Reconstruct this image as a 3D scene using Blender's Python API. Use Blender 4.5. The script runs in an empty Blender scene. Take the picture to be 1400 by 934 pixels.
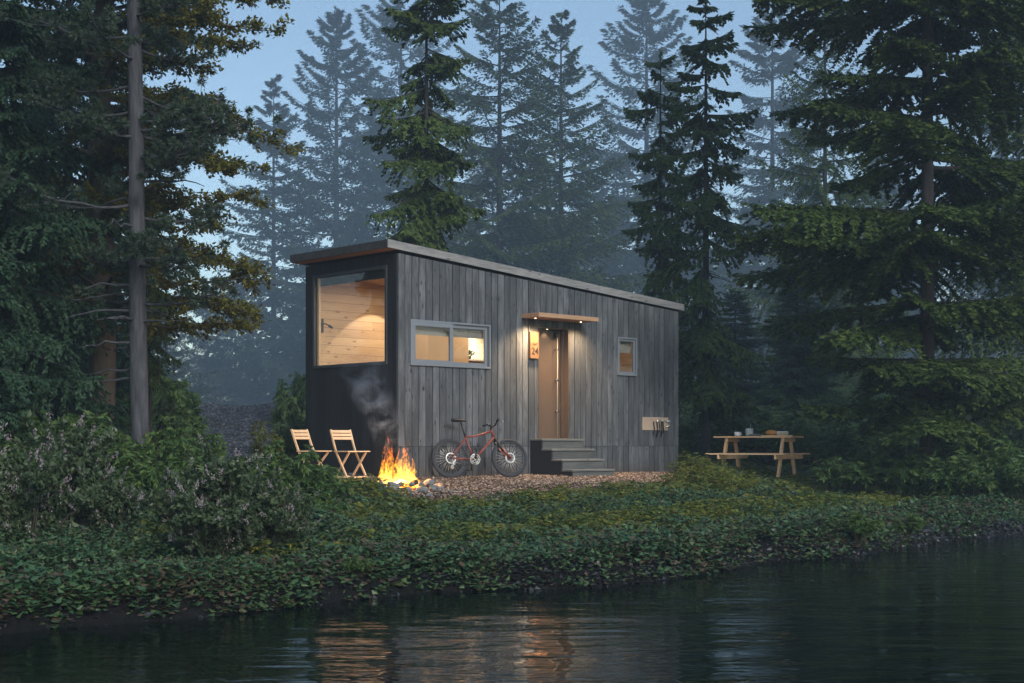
import bpy, math, random
import numpy as np
from mathutils import Vector, Matrix

random.seed(7)
RNG = np.random.default_rng(11)
SC = bpy.context.scene
COL = SC.collection
R = math.radians
PI = math.pi

# ------------------------------------------------------------------ helpers
def tag(o, label=None, cat=None, group=None, kind=None):
    if label: o['label'] = label
    if cat: o['category'] = cat
    if group: o['group'] = group
    if kind: o['kind'] = kind
    return o

def empty(name, loc=(0, 0, 0), rz=0.0, label=None, cat=None, group=None, scale=None):
    o = bpy.data.objects.new(name, None)
    COL.objects.link(o)
    o.empty_display_size = .1
    o.location = loc
    o.rotation_euler = (0, 0, rz)
    if scale: o.scale = (scale,)*3 if not isinstance(scale, tuple) else scale
    return tag(o, label, cat, group)

def copy_tree(o, parent=None):
    c = o.copy(); COL.objects.link(c); c.parent = parent
    for ch in list(o.children): copy_tree(ch, c)
    return c

class MB:
    """collects plain geometry, linked as ONE mesh object"""
    def __init__(s): s.v = []; s.f = []; s.m = []; s.mi = 0; s.sm = []
    def add(s, vs, fs, smooth=False):
        b = len(s.v); s.v += [tuple(p) for p in vs]
        for f in fs:
            s.f.append([i+b for i in f]); s.m.append(s.mi); s.sm.append(smooth)
    def box(s, x0, x1, y0, y1, z0, z1):
        s.add([(x0,y0,z0),(x1,y0,z0),(x1,y1,z0),(x0,y1,z0),(x0,y0,z1),(x1,y0,z1),(x1,y1,z1),(x0,y1,z1)],
              [(0,3,2,1),(4,5,6,7),(0,1,5,4),(1,2,6,5),(2,3,7,6),(3,0,4,7)])
    def hexa(s, p):
        s.add(p, [(0,3,2,1),(4,5,6,7),(0,1,5,4),(1,2,6,5),(2,3,7,6),(3,0,4,7)])
    def beam(s, p0, p1, w, h, up=(0,0,1)):
        p0 = Vector(p0); p1 = Vector(p1); d = (p1-p0).normalized(); up = Vector(up)
        a = d.cross(up)
        if a.length < 1e-4: a = d.cross(Vector((1,0,0)))
        a.normalize(); b = a.cross(d).normalized()
        a *= w/2; b *= h/2
        s.hexa([p0-a-b, p0+a-b, p0+a+b, p0-a+b, p1-a-b, p1+a-b, p1+a+b, p1-a+b])
    def tube(s, pts, r, n=8, cap=True):
        pts = [Vector(p) for p in pts]
        rs = r if isinstance(r, (list, tuple)) else [r]*len(pts)
        b = len(s.v); prev = None
        for i, p in enumerate(pts):
            t = (pts[min(i+1, len(pts)-1)]-pts[max(i-1, 0)]).normalized()
            if prev is None:
                a = t.cross(Vector((0,0,1)))
                if a.length < 1e-3: a = t.cross(Vector((0,1,0)))
            else:
                a = prev-t*prev.dot(t)
            a.normalize(); prev = a.copy(); c = t.cross(a)
            for k in range(n):
                q = p+(a*math.cos(2*PI*k/n)+c*math.sin(2*PI*k/n))*rs[i]
                s.v.append(tuple(q))
        for i in range(len(pts)-1):
            for k in range(n):
                k2 = (k+1) % n
                s.f.append([b+i*n+k, b+i*n+k2, b+(i+1)*n+k2, b+(i+1)*n+k]); s.m.append(s.mi); s.sm.append(True)
        if cap:
            s.f.append([b+k for k in range(n)][::-1]); s.m.append(s.mi); s.sm.append(False)
            e = b+(len(pts)-1)*n
            s.f.append([e+k for k in range(n)]); s.m.append(s.mi); s.sm.append(False)
    def torus(s, c, R_, r, axis='y', n=40, m=8, sy=1.0):
        c = Vector(c); b = len(s.v)
        for i in range(n):
            t = 2*PI*i/n
            for k in range(m):
                u = 2*PI*k/m; q = R_+r*math.cos(u); w = r*math.sin(u)*sy
                p = {'y': (q*math.cos(t), w, q*math.sin(t)), 'z': (q*math.cos(t), q*math.sin(t), w), 'x': (w, q*math.cos(t), q*math.sin(t))}[axis]
                s.v.append(tuple(c+Vector(p)))
        for i in range(n):
            for k in range(m):
                i2 = (i+1) % n; k2 = (k+1) % m
                s.f.append([b+i*m+k, b+i2*m+k, b+i2*m+k2, b+i*m+k2]); s.m.append(s.mi); s.sm.append(True)
    def lathe(s, prof, c=(0,0,0), n=24):
        b = len(s.v)
        for r, z in prof:
            for k in range(n): s.v.append((c[0]+r*math.cos(2*PI*k/n), c[1]+r*math.sin(2*PI*k/n), c[2]+z))
        for i in range(len(prof)-1):
            for k in range(n):
                k2 = (k+1) % n
                s.f.append([b+i*n+k, b+i*n+k2, b+(i+1)*n+k2, b+(i+1)*n+k]); s.m.append(s.mi); s.sm.append(True)
    def build(s, name, mats, parent=None, bevel=0, seg=2, loc=None):
        me = bpy.data.meshes.new(name)
        me.from_pydata(s.v, [], s.f)
        if not isinstance(mats, (list, tuple)): mats = [mats]
        for m in mats: me.materials.append(m)
        me.polygons.foreach_set('material_index', s.m)
        me.polygons.foreach_set('use_smooth', s.sm)
        me.update()
        o = bpy.data.objects.new(name, me); COL.objects.link(o); o.parent = parent
        if loc: o.location = loc
        if bevel:
            md = o.modifiers.new('bevel', 'BEVEL'); md.width = bevel; md.segments = seg; md.limit_method = 'ANGLE'; md.angle_limit = R(40)
        return o

def np_mesh(name, parts, mats, parent=None, smooth=False):
    """parts: list of (verts Nx3, faces Mxk, material index)"""
    vs = []; li = []; ls = []; lt = []; mi = []; b = 0; lc = 0
    for v, f, m in parts:
        if len(f) == 0: continue
        vs.append(v); k = f.shape[1]
        li.append((f+b).ravel()); n = len(f)
        ls.append(np.arange(n)*k+lc); lt.append(np.full(n, k)); mi.append(np.full(n, m))
        b += len(v); lc += n*k
    vs = np.concatenate(vs).astype(np.float32); li = np.concatenate(li).astype(np.int32)
    ls = np.concatenate(ls).astype(np.int32); mi = np.concatenate(mi).astype(np.int32)
    me = bpy.data.meshes.new(name)
    me.vertices.add(len(vs)); me.vertices.foreach_set('co', vs.ravel())
    me.loops.add(len(li)); me.loops.foreach_set('vertex_index', li)
    me.polygons.add(len(ls)); me.polygons.foreach_set('loop_start', ls)
    if not isinstance(mats, (list, tuple)): mats = [mats]
    for m in mats: me.materials.append(m)
    me.polygons.foreach_set('material_index', mi)
    me.polygons.foreach_set('use_smooth', np.full(len(ls), smooth))
    me.update(calc_edges=True)
    o = bpy.data.objects.new(name, me); COL.objects.link(o); o.parent = parent
    return o

def nz(a): return a/np.maximum(np.linalg.norm(a, axis=-1, keepdims=True), 1e-9)

def leaves(B, D, S, L, W, fold=.25, mid=.45):
    """pointed leaf-shaped faces: base B, direction D, side S"""
    D = nz(D); S = nz(S-D*np.sum(S*D, -1, keepdims=True)); N = np.cross(D, S)
    L = np.asarray(L)[:, None]*np.ones((len(B), 1)); W = np.asarray(W)[:, None]*np.ones((len(B), 1))
    M = B+D*L*mid+N*W*fold
    V = np.stack([B, M+S*W*.5, B+D*L, M-S*W*.5], 1).reshape(-1, 3)
    F = np.arange(len(B)*4).reshape(-1, 4)
    return V, F

def rotz(a):
    c, s = math.cos(a), math.sin(a); return np.array([[c,-s,0],[s,c,0],[0,0,1]])
def roty(a):
    c, s = math.cos(a), math.sin(a); return np.array([[c,0,s],[0,1,0],[-s,0,c]])
def rotx(a):
    c, s = math.cos(a), math.sin(a); return np.array([[1,0,0],[0,c,-s],[0,s,c]])

def tube_np(pts, rs, n=6):
    pts = np.asarray(pts, float); rs = np.asarray(rs, float)
    t = nz(np.gradient(pts, axis=0))
    ref = np.array([0, 0, 1.]) if abs(t[0][2]) < .8 else np.array([1., 0, 0])
    a = nz(np.cross(t, ref)); c = np.cross(t, a)
    th = 2*PI*np.arange(n)/n
    V = (pts[:, None]+(a[:, None]*np.cos(th)[None, :, None]+c[:, None]*np.sin(th)[None, :, None])*rs[:, None, None]).reshape(-1, 3)
    F = []
    i = np.arange(len(pts)-1)[:, None]; k = np.arange(n)[None]; k2 = (k+1) % n
    F = np.stack([i*n+k, i*n+k2, (i+1)*n+k2, (i+1)*n+k], -1).reshape(-1, 4)
    return V, F

# ------------------------------------------------------------------ node material helpers
class NT:
    def __init__(s, name, world=False):
        if world:
            s.t = world.node_tree
        else:
            s.mat = bpy.data.materials.new(name); s.mat.use_nodes = True; s.t = s.mat.node_tree
        s.t.nodes.clear()
    def n(s, typ, **kw):
        nd = s.t.nodes.new(typ)
        for k, v in kw.items():
            if k.startswith('i_'):
                key = k[2:]
                nd.inputs[int(key) if key.isdigit() else key.replace('_', ' ')].default_value = v
            else: setattr(nd, k, v)
        return nd
    def l(s, a, b): s.t.links.new(a, b)
    def ramp(s, fac, stops, interp='LINEAR'):
        r = s.n('ShaderNodeValToRGB'); cr = r.color_ramp; cr.interpolation = interp
        while len(cr.elements) < len(stops): cr.elements.new(.5)
        for e, (p, c) in zip(cr.elements, stops):
            e.position = p; e.color = (*c, 1) if len(c) == 3 else c
        s.l(fac, r.inputs[0]); return r.outputs[0]
    def noise(s, vec, scale, detail=4, rough=.55, sc=None, dist=0):
        nd = s.n('ShaderNodeTexNoise', i_Scale=scale, i_Detail=detail, i_Roughness=rough, i_Distortion=dist)
        if sc is not None:
            mp = s.n('ShaderNodeMapping'); mp.inputs['Scale'].default_value = sc; s.l(vec, mp.inputs[0]); vec = mp.outputs[0]
        s.l(vec, nd.inputs['Vector']); return nd.outputs['Fac']
    def math(s, op, a, b=None, c=None, clamp=False):
        nd = s.n('ShaderNodeMath', operation=op); nd.use_clamp = clamp
        for i, x in enumerate((a, b, c)):
            if x is None: continue
            if hasattr(x, 'is_linked'): s.l(x, nd.inputs[i])
            else: nd.inputs[i].default_value = x
        return nd.outputs[0]
    def mix(s, fac, a, b, mode='MIX'):
        nd = s.n('ShaderNodeMix', data_type='RGBA', blend_type=mode)
        for i, x in ((0, fac), (6, a), (7, b)):
            if hasattr(x, 'is_linked'): s.l(x, nd.inputs[i])
            else: nd.inputs[i].default_value = (*x, 1) if isinstance(x, tuple) and len(x) == 3 else x
        return nd.outputs[2]
    def bump(s, h, strength=.3, dist=.01):
        nd = s.n('ShaderNodeBump', i_Strength=strength, i_Distance=dist); s.l(h, nd.inputs['Height']); return nd.outputs[0]
    def obj(s): return s.n('ShaderNodeTexCoord').outputs['Object']
    def pos(s): return s.n('ShaderNodeNewGeometry').outputs['Position']
    def principled(s, col, rough=.6, bump=None, metal=0, spec=.4, out=True, **kw):
        p = s.n('ShaderNodeBsdfPrincipled')
        for k, v in (('Base Color', col), ('Roughness', rough), ('Metallic', metal), ('Specular IOR Level', spec)):
            if hasattr(v, 'is_linked'): s.l(v, p.inputs[k])
            else: p.inputs[k].default_value = (*v, 1) if isinstance(v, tuple) and len(v) == 3 else v
        if bump is not None: s.l(bump, p.inputs['Normal'])
        if out:
            o = s.n('ShaderNodeOutputMaterial'); s.l(p.outputs[0], o.inputs[0])
        return p

def leaf_mat(name, cols, trans=.25, rough=.55, nscale=.6, spec=.25):
    t = NT(name)
    g = t.n('ShaderNodeNewGeometry')
    base = t.noise(g.outputs['Position'], nscale, 2)
    f = t.math('ADD', t.math('MULTIPLY', g.outputs['Random Per Island'], .62), t.math('MULTIPLY', base, .5))
    f = t.math('SUBTRACT', f, .06, clamp=True)
    st = [(i/(len(cols)-1), c) for i, c in enumerate(cols)]
    c = t.ramp(f, st)
    p = t.principled(c, rough, spec=spec, out=False)
    tr = t.n('ShaderNodeBsdfTranslucent'); t.l(c, tr.inputs[0])
    mx = t.n('ShaderNodeMixShader'); mx.inputs[0].default_value = trans
    t.l(p.outputs[0], mx.inputs[1]); t.l(tr.outputs[0], mx.inputs[2])
    o = t.n('ShaderNodeOutputMaterial'); t.l(mx.outputs[0], o.inputs[0])
    return t.mat

def plain(name, col, rough=.5, metal=0, spec=.4, nscale=30, var=.25, bump=0.0):
    t = NT(name); o = t.obj(); n = t.noise(o, nscale, 4)
    c = t.ramp(n, [(.25, tuple(x*(1-var) for x in col)), (.75, tuple(min(1, x*(1+var)) for x in col))])
    b = t.bump(n, bump, .01) if bump else None
    t.principled(c, rough, b, metal, spec); return t.mat

def bark(name, c0, c1, sc=8, stretch=.18):
    t = NT(name); o = t.obj()
    n = t.noise(o, sc, 6, .65, sc=(1, 1, stretch), dist=.6)
    n2 = t.noise(o, 1.2, 3)
    c = t.ramp(n, [(.3, c0), (.7, c1)])
    c = t.mix(t.math('MULTIPLY', n2, .5), c, tuple(x*.55 for x in c1))
    t.principled(c, .9, t.bump(n, 1.0, .03), 0, .2); return t.mat

def board_wood(name, axis, pitch, dark, mid, light, grain_axis=2, rough=.75, knot=.75, warm=None, seam=None, along=1.1, tone=.3, groove=0, dirt=False, kscale=1.0):
    """sawn boards: each board (index along axis) has its own tone, grain runs along grain_axis, with knots"""
    t = NT(name); o = t.obj()
    sp = t.n('ShaderNodeSeparateXYZ'); t.l(o, sp.inputs[0])
    idx = t.math('FLOOR', t.math('DIVIDE', sp.outputs[axis], pitch))
    # lengths along the grain are butt jointed at random offsets
    off = t.n('ShaderNodeTexWhiteNoise', noise_dimensions='1D'); t.l(idx, off.inputs['W'])
    seg = t.math('FLOOR', t.math('DIVIDE', t.math('ADD', sp.outputs[grain_axis], t.math('MULTIPLY', off.outputs['Value'], 3.7)), along*3))
    cmb = t.n('ShaderNodeCombineXYZ'); t.l(idx, cmb.inputs[0]); t.l(seg, cmb.inputs[1])
    if seam is not None:
        t.l(t.math('GREATER_THAN', sp.outputs[2], seam), cmb.inputs[2])
    wn = t.n('ShaderNodeTexWhiteNoise', noise_dimensions='3D'); t.l(cmb.outputs[0], wn.inputs['Vector'])
    shift = t.n('ShaderNodeVectorMath', operation='MULTIPLY_ADD')
    t.l(wn.outputs['Color'], shift.inputs[0]); shift.inputs[1].default_value = (9, 9, 9); t.l(o, shift.inputs[2])
    sc = [14, 14, 14]; sc[grain_axis] = .9
    g1 = t.noise(shift.outputs[0], 3.2, 6, .6, sc=tuple(sc), dist=1.2)
    sc2 = [3, 3, 3]; sc2[grain_axis] = .8
    g2 = t.noise(shift.outputs[0], 1.6, 3, .5, sc=tuple(sc2))
    v = t.math('ADD', t.math('MULTIPLY', wn.outputs['Value'], tone), t.math('ADD', t.math('MULTIPLY', g1, .60), t.math('MULTIPLY', g2, .58-tone)))
    c = t.ramp(v, [(.3, dark), (.58, mid), (.88, light)])
    if groove:
        fr_ = t.math('FRACT', t.math('DIVIDE', sp.outputs[axis], pitch))
        gv = t.math('LESS_THAN', t.math('ABSOLUTE', t.math('SUBTRACT', fr_, .5)), .5-groove/2)
        c = t.mix(gv, tuple(x*.35 for x in dark), c)
    ks = [9*kscale]*3; ks[grain_axis] = 3.6*kscale**.3
    vo = t.n('ShaderNodeTexVoronoi', i_Scale=1.0); mp = t.n('ShaderNodeMapping'); mp.inputs['Scale'].default_value = tuple(ks)
    t.l(shift.outputs[0], mp.inputs[0]); t.l(mp.outputs[0], vo.inputs['Vector'])
    kf = t.ramp(t.math('ADD', vo.outputs['Distance'], t.math('MULTIPLY', g1, .08)), [(.15, (1, 1, 1)), (.24, (0, 0, 0))])
    wk = t.n('ShaderNodeTexWhiteNoise', noise_dimensions='3D'); t.l(vo.outputs['Color'], wk.inputs['Vector'])
    kf = t.math('MULTIPLY', kf, t.math('MULTIPLY', t.math('GREATER_THAN', wk.outputs['Value'], .35), knot))
    c = t.mix(kf, c, tuple(x*.28 for x in dark) if warm is None else warm)
    if dirt:
        dz = t.n('ShaderNodeMapRange', i_1=-.08, i_2=.34, i_3=1.0, i_4=0.0); t.l(sp.outputs[2], dz.inputs[0])
        df = t.math('MULTIPLY', t.math('POWER', dz.outputs[0], 1.6), t.math('MULTIPLY', t.noise(o, 5, 5, .7), 1.5), clamp=True)
        c = t.mix(df, c, (.055, .042, .032))
        stn = t.ramp(t.noise(o, 2.2, 4, .6, sc=(2.2, 1, .22)), [(.52, (0, 0, 0)), (.72, (1, 1, 1))])
        c = t.mix(t.math('MULTIPLY', stn, .45), c, tuple(x*.7 for x in dark))
    t.principled(c, rough, t.bump(g1, .35, .004), 0, .3); return t.mat

# ------------------------------------------------------------------ render / camera
SC.render.engine = 'CYCLES'
SC.cycles.use_denoising = True
try: SC.cycles.denoiser = 'OPENIMAGEDENOISE'
except Exception: pass
SC.cycles.max_bounces = 6; SC.cycles.diffuse_bounces = 3; SC.cycles.glossy_bounces = 3
SC.cycles.transmission_bounces = 4; SC.cycles.transparent_max_bounces = 16; SC.cycles.volume_bounces = 1
SC.cycles.sample_clamp_indirect = 4.0
SC.cycles.caustics_reflective = False; SC.cycles.caustics_refractive = False
SC.view_settings.view_transform = 'Standard'; SC.view_settings.look = 'None'
SC.view_settings.gamma = 1.0; SC.view_settings.exposure = 0.0; SC.view_settings.use_curve_mapping = False
CAMZ = .57; F = 1944.0; HOR = 605.0
cam = bpy.data.cameras.new('camera'); camo = bpy.data.objects.new('camera', cam); COL.objects.link(camo)
cam.sensor_width = 36; cam.lens = 36*F/1400; cam.shift_y = (HOR-467)/1400
cam.clip_end = 2000; cam.clip_start = .1
camo.location = (0, 0, CAMZ); camo.rotation_euler = (R(90), 0, 0)
SC.camera = camo

def px(x, Y): return (x-700)/F*Y           # lateral metres of a bearing at distance Y

# ------------------------------------------------------------------ light
SUN_EL = 30.0; SUN_AZ = 152.0               # azimuth clockwise from +Y: behind the viewer, to the right
w = bpy.data.worlds.new('World'); SC.world = w; w.use_nodes = True
t = NT('w', w)
sky = t.n('ShaderNodeTexSky'); sky.sky_type = 'NISHITA'; sky.sun_disc = False
sky.sun_elevation = R(SUN_EL); sky.sun_rotation = R(SUN_AZ); sky.air_density = 1.0; sky.dust_density = 1.3; sky.ozone_density = .7
bg = t.n('ShaderNodeBackground'); bg.inputs[1].default_value = .088
t.l(t.mix(1.0, sky.outputs[0], (.95, 1.0, 1.0), 'MULTIPLY'), bg.inputs[0])
wo = t.n('ShaderNodeOutputWorld'); t.l(bg.outputs[0], wo.inputs[0])
SC.view_settings.exposure = 1.5
ld = bpy.data.lights.new('sun', 'SUN'); ld.energy = 1.15; ld.angle = R(14); ld.color = (1, .95, .88)
lo = bpy.data.objects.new('sun', ld); COL.objects.link(lo)
dv = Vector((math.sin(R(SUN_AZ))*math.cos(R(SUN_EL)), math.cos(R(SUN_AZ))*math.cos(R(SUN_EL)), math.sin(R(SUN_EL))))
lo.rotation_euler = dv.to_track_quat('Z', 'Y').to_euler()

def lamp(name, typ, loc, parent=None, energy=10, color=(1, .7, .4), size=.1, aim=None, spot=90, blend=.5):
    d = bpy.data.lights.new(name, typ); d.energy = energy; d.color = color
    if typ == 'AREA': d.size = size
    elif typ == 'SPOT': d.shadow_soft_size = size; d.spot_size = R(spot); d.spot_blend = blend
    else: d.shadow_soft_size = size
    o = bpy.data.objects.new(name, d); COL.objects.link(o); o.parent = parent; o.location = loc
    if aim is not None:
        o.rotation_euler = (Vector(loc)-Vector(aim)).to_track_quat('Z', 'Y').to_euler()
    return o

# ------------------------------------------------------------------ terrain
WZ = -.78
SHX = [-260, -60, -20, -8, -3.59, -3.24, -2.75, -1.78, -1.37, -.91, 0, .67, 1.75, 1.94, 2.86, 3.82, 5.2, 5.86, 7.63, 10, 15, 260]
SHY = [2, 3, 5, 8.2, 10.0, 10.5, 10.7, 11.56, 12.1, 12.7, 13.0, 13.1, 14.2, 14.5, 15.9, 16.5, 18.5, 19.3, 21.2, 22.6, 24.5, 26]
def shore(x): return np.interp(x, SHX, SHY)
def sst(a, b, x):
    q = np.clip((x-a)/(b-a), 0, 1); return q*q*(3-2*q)
def wob(x, y, s, k=0):
    return (np.sin(x*1.7*s+1.3+k)*np.cos(y*1.3*s+.7*k)+.6*np.sin(x*3.1*s-y*2.3*s+2.1+k)+.4*np.cos(x*5.3*s+y*4.7*s+k*2))/2
def path_x(y): return np.interp(y, [22, 25, 30, 40, 47, 60, 80], [-4.0, -4.5, -5.5, -7.45, -8.9, -11, -13])
def height(x, y):
    x = np.asarray(x, float); y = np.asarray(y, float)
    s = y-shore(x)+.16*wob(x, y, 1.3)*np.clip(1-np.abs(x)/60, 0, 1)
    h = np.interp(s, [-60, -12, -3, -.3, 0, .10, .28, 1.2, 3.5, 5, 7, 8.5, 10, 11.5, 14], [-2.4, -2.4, -1.7, -1.0, -.8, -.64, -.56, -.53, -.48, -.43, -.32, -.19, -.09, -.03, 0])
    lump = sst(.4, 3, s)*(1-sst(9, 10.5, s))
    h = h+lump*(.06*wob(x, y, .9, 2)+.06*wob(x, y, .55, 9)*(1-sst(7, 9, s)))
    back = 2.2*sst(30.5, 46, y)*sst(60, -10, np.abs(x+2))
    dip = np.exp(-((x-path_x(y))/1.3)**2)
    back = back-.22*dip*sst(36, 45, y)+.10*sst(0, 3, x-path_x(y))*sst(36, 45, y)
    h = h+back-1.2*sst(48, 80, y)
    h = h+.15*wob(x, y, .25, 5)*sst(33, 45, y)
    return h
def gz(x, y): return float(height(np.array([x]), np.array([y]))[0])

def axis(spec):
    out = []
    for a, b, st in spec: out += list(np.arange(a, b, st))
    out.append(spec[-1][1]); return np.array(out)
def grid_obj(name, xs, ys, hf, mat):
    X, Y = np.meshgrid(xs, ys); Z = hf(X, Y)
    V = np.stack([X, Y, Z], -1).reshape(-1, 3); nx = len(xs); ny = len(ys)
    i = np.arange(ny-1)[:, None]; k = np.arange(nx-1)[None]
    Fc = np.stack([i*nx+k, i*nx+k+1, (i+1)*nx+k+1, (i+1)*nx+k], -1).reshape(-1, 4)
    return np_mesh(name, [(V, Fc, 0)], mat, smooth=True)

t = NT('forest_soil'); P = t.pos()
n1 = t.noise(P, 1.1, 6, .6); n2 = t.noise(P, 26, 5, .7)
c = t.ramp(n1, [(.3, (.018, .014, .009)), (.7, (.05, .037, .022))])
c = t.mix(t.ramp(n2, [(.45, (0, 0, 0)), (.75, (1, 1, 1))]), c, (.075, .052, .03))
sp = t.n('ShaderNodeSeparateXYZ'); t.l(P, sp.inputs[0])
wet = t.ramp(t.math('ADD', sp.outputs[2], t.math('MULTIPLY', n1, .15)), [(0, (1, 1, 1)), (.001, (1, 1, 1))])
wetf = t.n('ShaderNodeMapRange', i_1=-.48, i_2=-.36, i_3=1.0, i_4=0.0); t.l(t.math('ADD', sp.outputs[2], t.math('MULTIPLY', n1, .1)), wetf.inputs[0])
wf = wetf.outputs[0]
c = t.mix(wf, c, t.ramp(n2, [(.3, (.002, .002, .0025)), (.7, (.010, .010, .011))]))
rg = t.math('SUBTRACT', .95, t.math('MULTIPLY', wf, .2))
t.principled(c, rg, t.bump(t.math('ADD', t.math('MULTIPLY', n2, .6), t.noise(P, 7, 6, .7)), .9, .05), 0, .12)
M_SOIL = t.mat
ground = grid_obj('ground', axis([(-260, -40, 8), (-40, -14, 1.5), (-14, 16, .14), (16, 44, 1.5), (44, 260, 8)]),
                  axis([(-52, 4, 3), (4, 9.5, .4), (9.5, 24, .1), (24, 36, .25), (36, 60, .5), (60, 262, 6)]), height, M_SOIL)
tag(ground, kind='structure')

# gravel track behind the cabin
t = NT('track_gravel'); P = t.pos()
v = t.n('ShaderNodeTexVoronoi', i_Scale=11); t.l(P, v.inputs['Vector'])
n1 = t.noise(P, 1.3, 4, sc=(.5, 1.6, 1))
wv = t.n('ShaderNodeTexWhiteNoise'); t.l(v.outputs['Color'], wv.inputs['Vector'])
c = t.ramp(wv.outputs['Value'], [(.2, (.013, .014, .017)), (.6, (.036, .039, .046)), (1, (.10, .106, .12))])
c = t.mix(t.ramp(n1, [(.38, (0, 0, 0)), (.6, (1, 1, 1))]), t.mix(.75, c, (.012, .011, .01)), c)
t.principled(c, .8, t.bump(v.outputs['Distance'], 1.0, .06), 0, .3); M_TRACK = t.mat
ys = np.arange(22.5, 60, .25); us = np.linspace(-1, 1, 25)
U, Y = np.meshgrid(us, ys); wdt = np.interp(Y, [22, 30, 45, 60], [1.5, 1.75, 1.95, 2.2])*(1+.06*np.sin(Y*1.3)+.05*np.sin(Y*3.1))
X = path_x(Y)+U*wdt
Z = height(X, Y)+.03+.035*wob(X, Y, 1.6)-.10*np.clip(np.abs(U)-.85, 0, 1)*4
V = np.stack([X, Y, Z], -1).reshape(-1, 3); nx = 25; ny = len(ys)
i = np.arange(ny-1)[:, None]; k = np.arange(nx-1)[None]
path = np_mesh('path', [(V, np.stack([i*nx+k, i*nx+k+1, (i+1)*nx+k+1, (i+1)*nx+k], -1).reshape(-1, 4), 0)], M_TRACK, smooth=True)
tag(path, kind='structure')

# water
t = NT('pond_water'); P = t.pos()
n1 = t.noise(P, .72, 2, .45, sc=(.75, 1.7, 1), dist=.9)
n2 = t.noise(P, 3.2, 3, .55, sc=(.6, 1.7, 1), dist=.4)
n3 = t.noise(P, .25, 2)
hgt = t.math('ADD', t.math('MULTIPLY', n1, 1.0), t.math('MULTIPLY', n2, t.math('MULTIPLY', n3, .8)))
p = t.principled((.002, .006, .004), .03, t.bump(hgt, .55, .05), 0, .5)
p.inputs['IOR'].default_value = 1.42
M_WATER = t.mat
water = grid_obj('water', np.linspace(-258, 258, 12), np.linspace(-51, 30, 8), lambda x, y: np.full_like(x, WZ), M_WATER)
tag(water, kind='structure')

# haze
HZ = MB(); HZ.box(-270, 270, -62, 272, -3.6, 92)
t = NT('haze_air'); pv = t.n('ShaderNodeVolumePrincipled')
pv.inputs['Color'].default_value = (.35, .46, .56, 1); pv.inputs['Density'].default_value = .0030
pv.inputs['Anisotropy'].default_value = .2
try: pv.inputs['Density Attribute'].default_value = ''
except Exception: pass
o = t.n('ShaderNodeOutputMaterial'); t.l(pv.outputs[0], o.inputs['Volume'])
haze = HZ.build('haze', t.mat); tag(haze, kind='stuff', label='pale blue evening mist hanging between the forest trees', cat='mist')

# ------------------------------------------------------------------ the cabin
CX, CY = -1.8918, 23.5; DX, DY = .722, .692
CROT = math.atan2(DY, DX)
LEN, WID = 7.24, 2.57
def c2w(u, v, z=0): return (CX+u*DX-v*DY, CY+u*DY+v*DX, z)
M_WALL = board_wood('weathered_grey_boards', 0, LEN/48, (.018, .022, .028), (.058, .067, .080), (.18, .20, .23), 2, .72, .95, seam=.5, along=40, tone=.12, dirt=True, kscale=1.5)
M_GABLE = board_wood('near_black_boards', 1, WID/17, (.005, .0065, .0095), (.009, .0115, .0165), (.016, .020, .027), 2, .7, .5, seam=.5, along=40)  # end wall boards, far darker than those of the long wall
M_ROOFW = board_wood('weathered_fascia', 2, 3.0, (.055, .06, .068), (.15, .158, .17), (.33, .34, .35), 0, .8, .6, along=40)
M_ROOFD = plain('roof_felt', (.035, .037, .04), .9, nscale=12)
M_SOFF = board_wood('soffit_pine', 1, .12, (.2, .1, .045), (.3, .16, .075), (.42, .24, .12), 0, .6, .4, warm=(.08, .03, .012), along=1)
M_PINE = board_wood('pine_lining', 2, .155, (.37, .225, .125), (.53, .355, .21), (.67, .48, .31), 0, .5, .65, warm=(.14, .055, .02), along=.75, tone=.34, groove=.035)
M_BACK = plain('dark_cavity', (.012, .012, .013), .95)
M_ALU = plain('grey_aluminium', (.17, .20, .24), .45, .25, .5, 60, .06)
M_DARKFR = plain('dark_frame', (.03, .035, .043), .5, .1, .4, 40, .1)
M_PLY = board_wood('birch_ply', 0, .6, (.5, .34, .19), (.58, .41, .24), (.66, .49, .3), 2, .5, .0, along=5)
M_BLACK = plain('black_metal', (.012, .012, .013), .4, .3, .5, 40, .1)
M_CHROME = plain('chrome', (.75, .75, .76), .14, 1, .5, 40, .04)
M_TAUPE = plain('taupe_door', (.075, .053, .04), .55, 0, .4, 6, .07)
M_TIMB = board_wood('pale_timber', 1, .4, (.42, .27, .14), (.55, .37, .21), (.65, .46, .28), 0, .55, .35, warm=(.2, .09, .04), along=3)
M_STEP = board_wood('grey_step_timber', 2, .18, (.035, .039, .041), (.075, .083, .085), (.14, .15, .152), 0, .75, .6, along=40)

def glass(name, tint=(1, 1, 1)):
    t = NT(name); tr = t.n('ShaderNodeBsdfTransparent'); tr.inputs[0].default_value = (*tint, 1)
    gl = t.n('ShaderNodeBsdfGlossy'); gl.inputs['Roughness'].default_value = .01
    g = t.n('ShaderNodeNewGeometry'); dt = t.n('ShaderNodeVectorMath', operation='DOT_PRODUCT')
    t.l(g.outputs['Incoming'], dt.inputs[0]); t.l(g.outputs['Normal'], dt.inputs[1])
    f = t.math('ADD', .045, t.math('MULTIPLY', t.math('POWER', t.math('SUBTRACT', 1.0, t.math('ABSOLUTE', dt.outputs['Value'])), 5.0), .955))
    m = t.n('ShaderNodeMixShader'); t.l(f, m.inputs[0]); t.l(tr.outputs[0], m.inputs[1]); t.l(gl.outputs[0], m.inputs[2])
    o = t.n('ShaderNodeOutputMaterial'); t.l(m.outputs[0], o.inputs[0]); return t.mat
M_GLASS = glass('window_glass', (.97, .98, .97))

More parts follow.
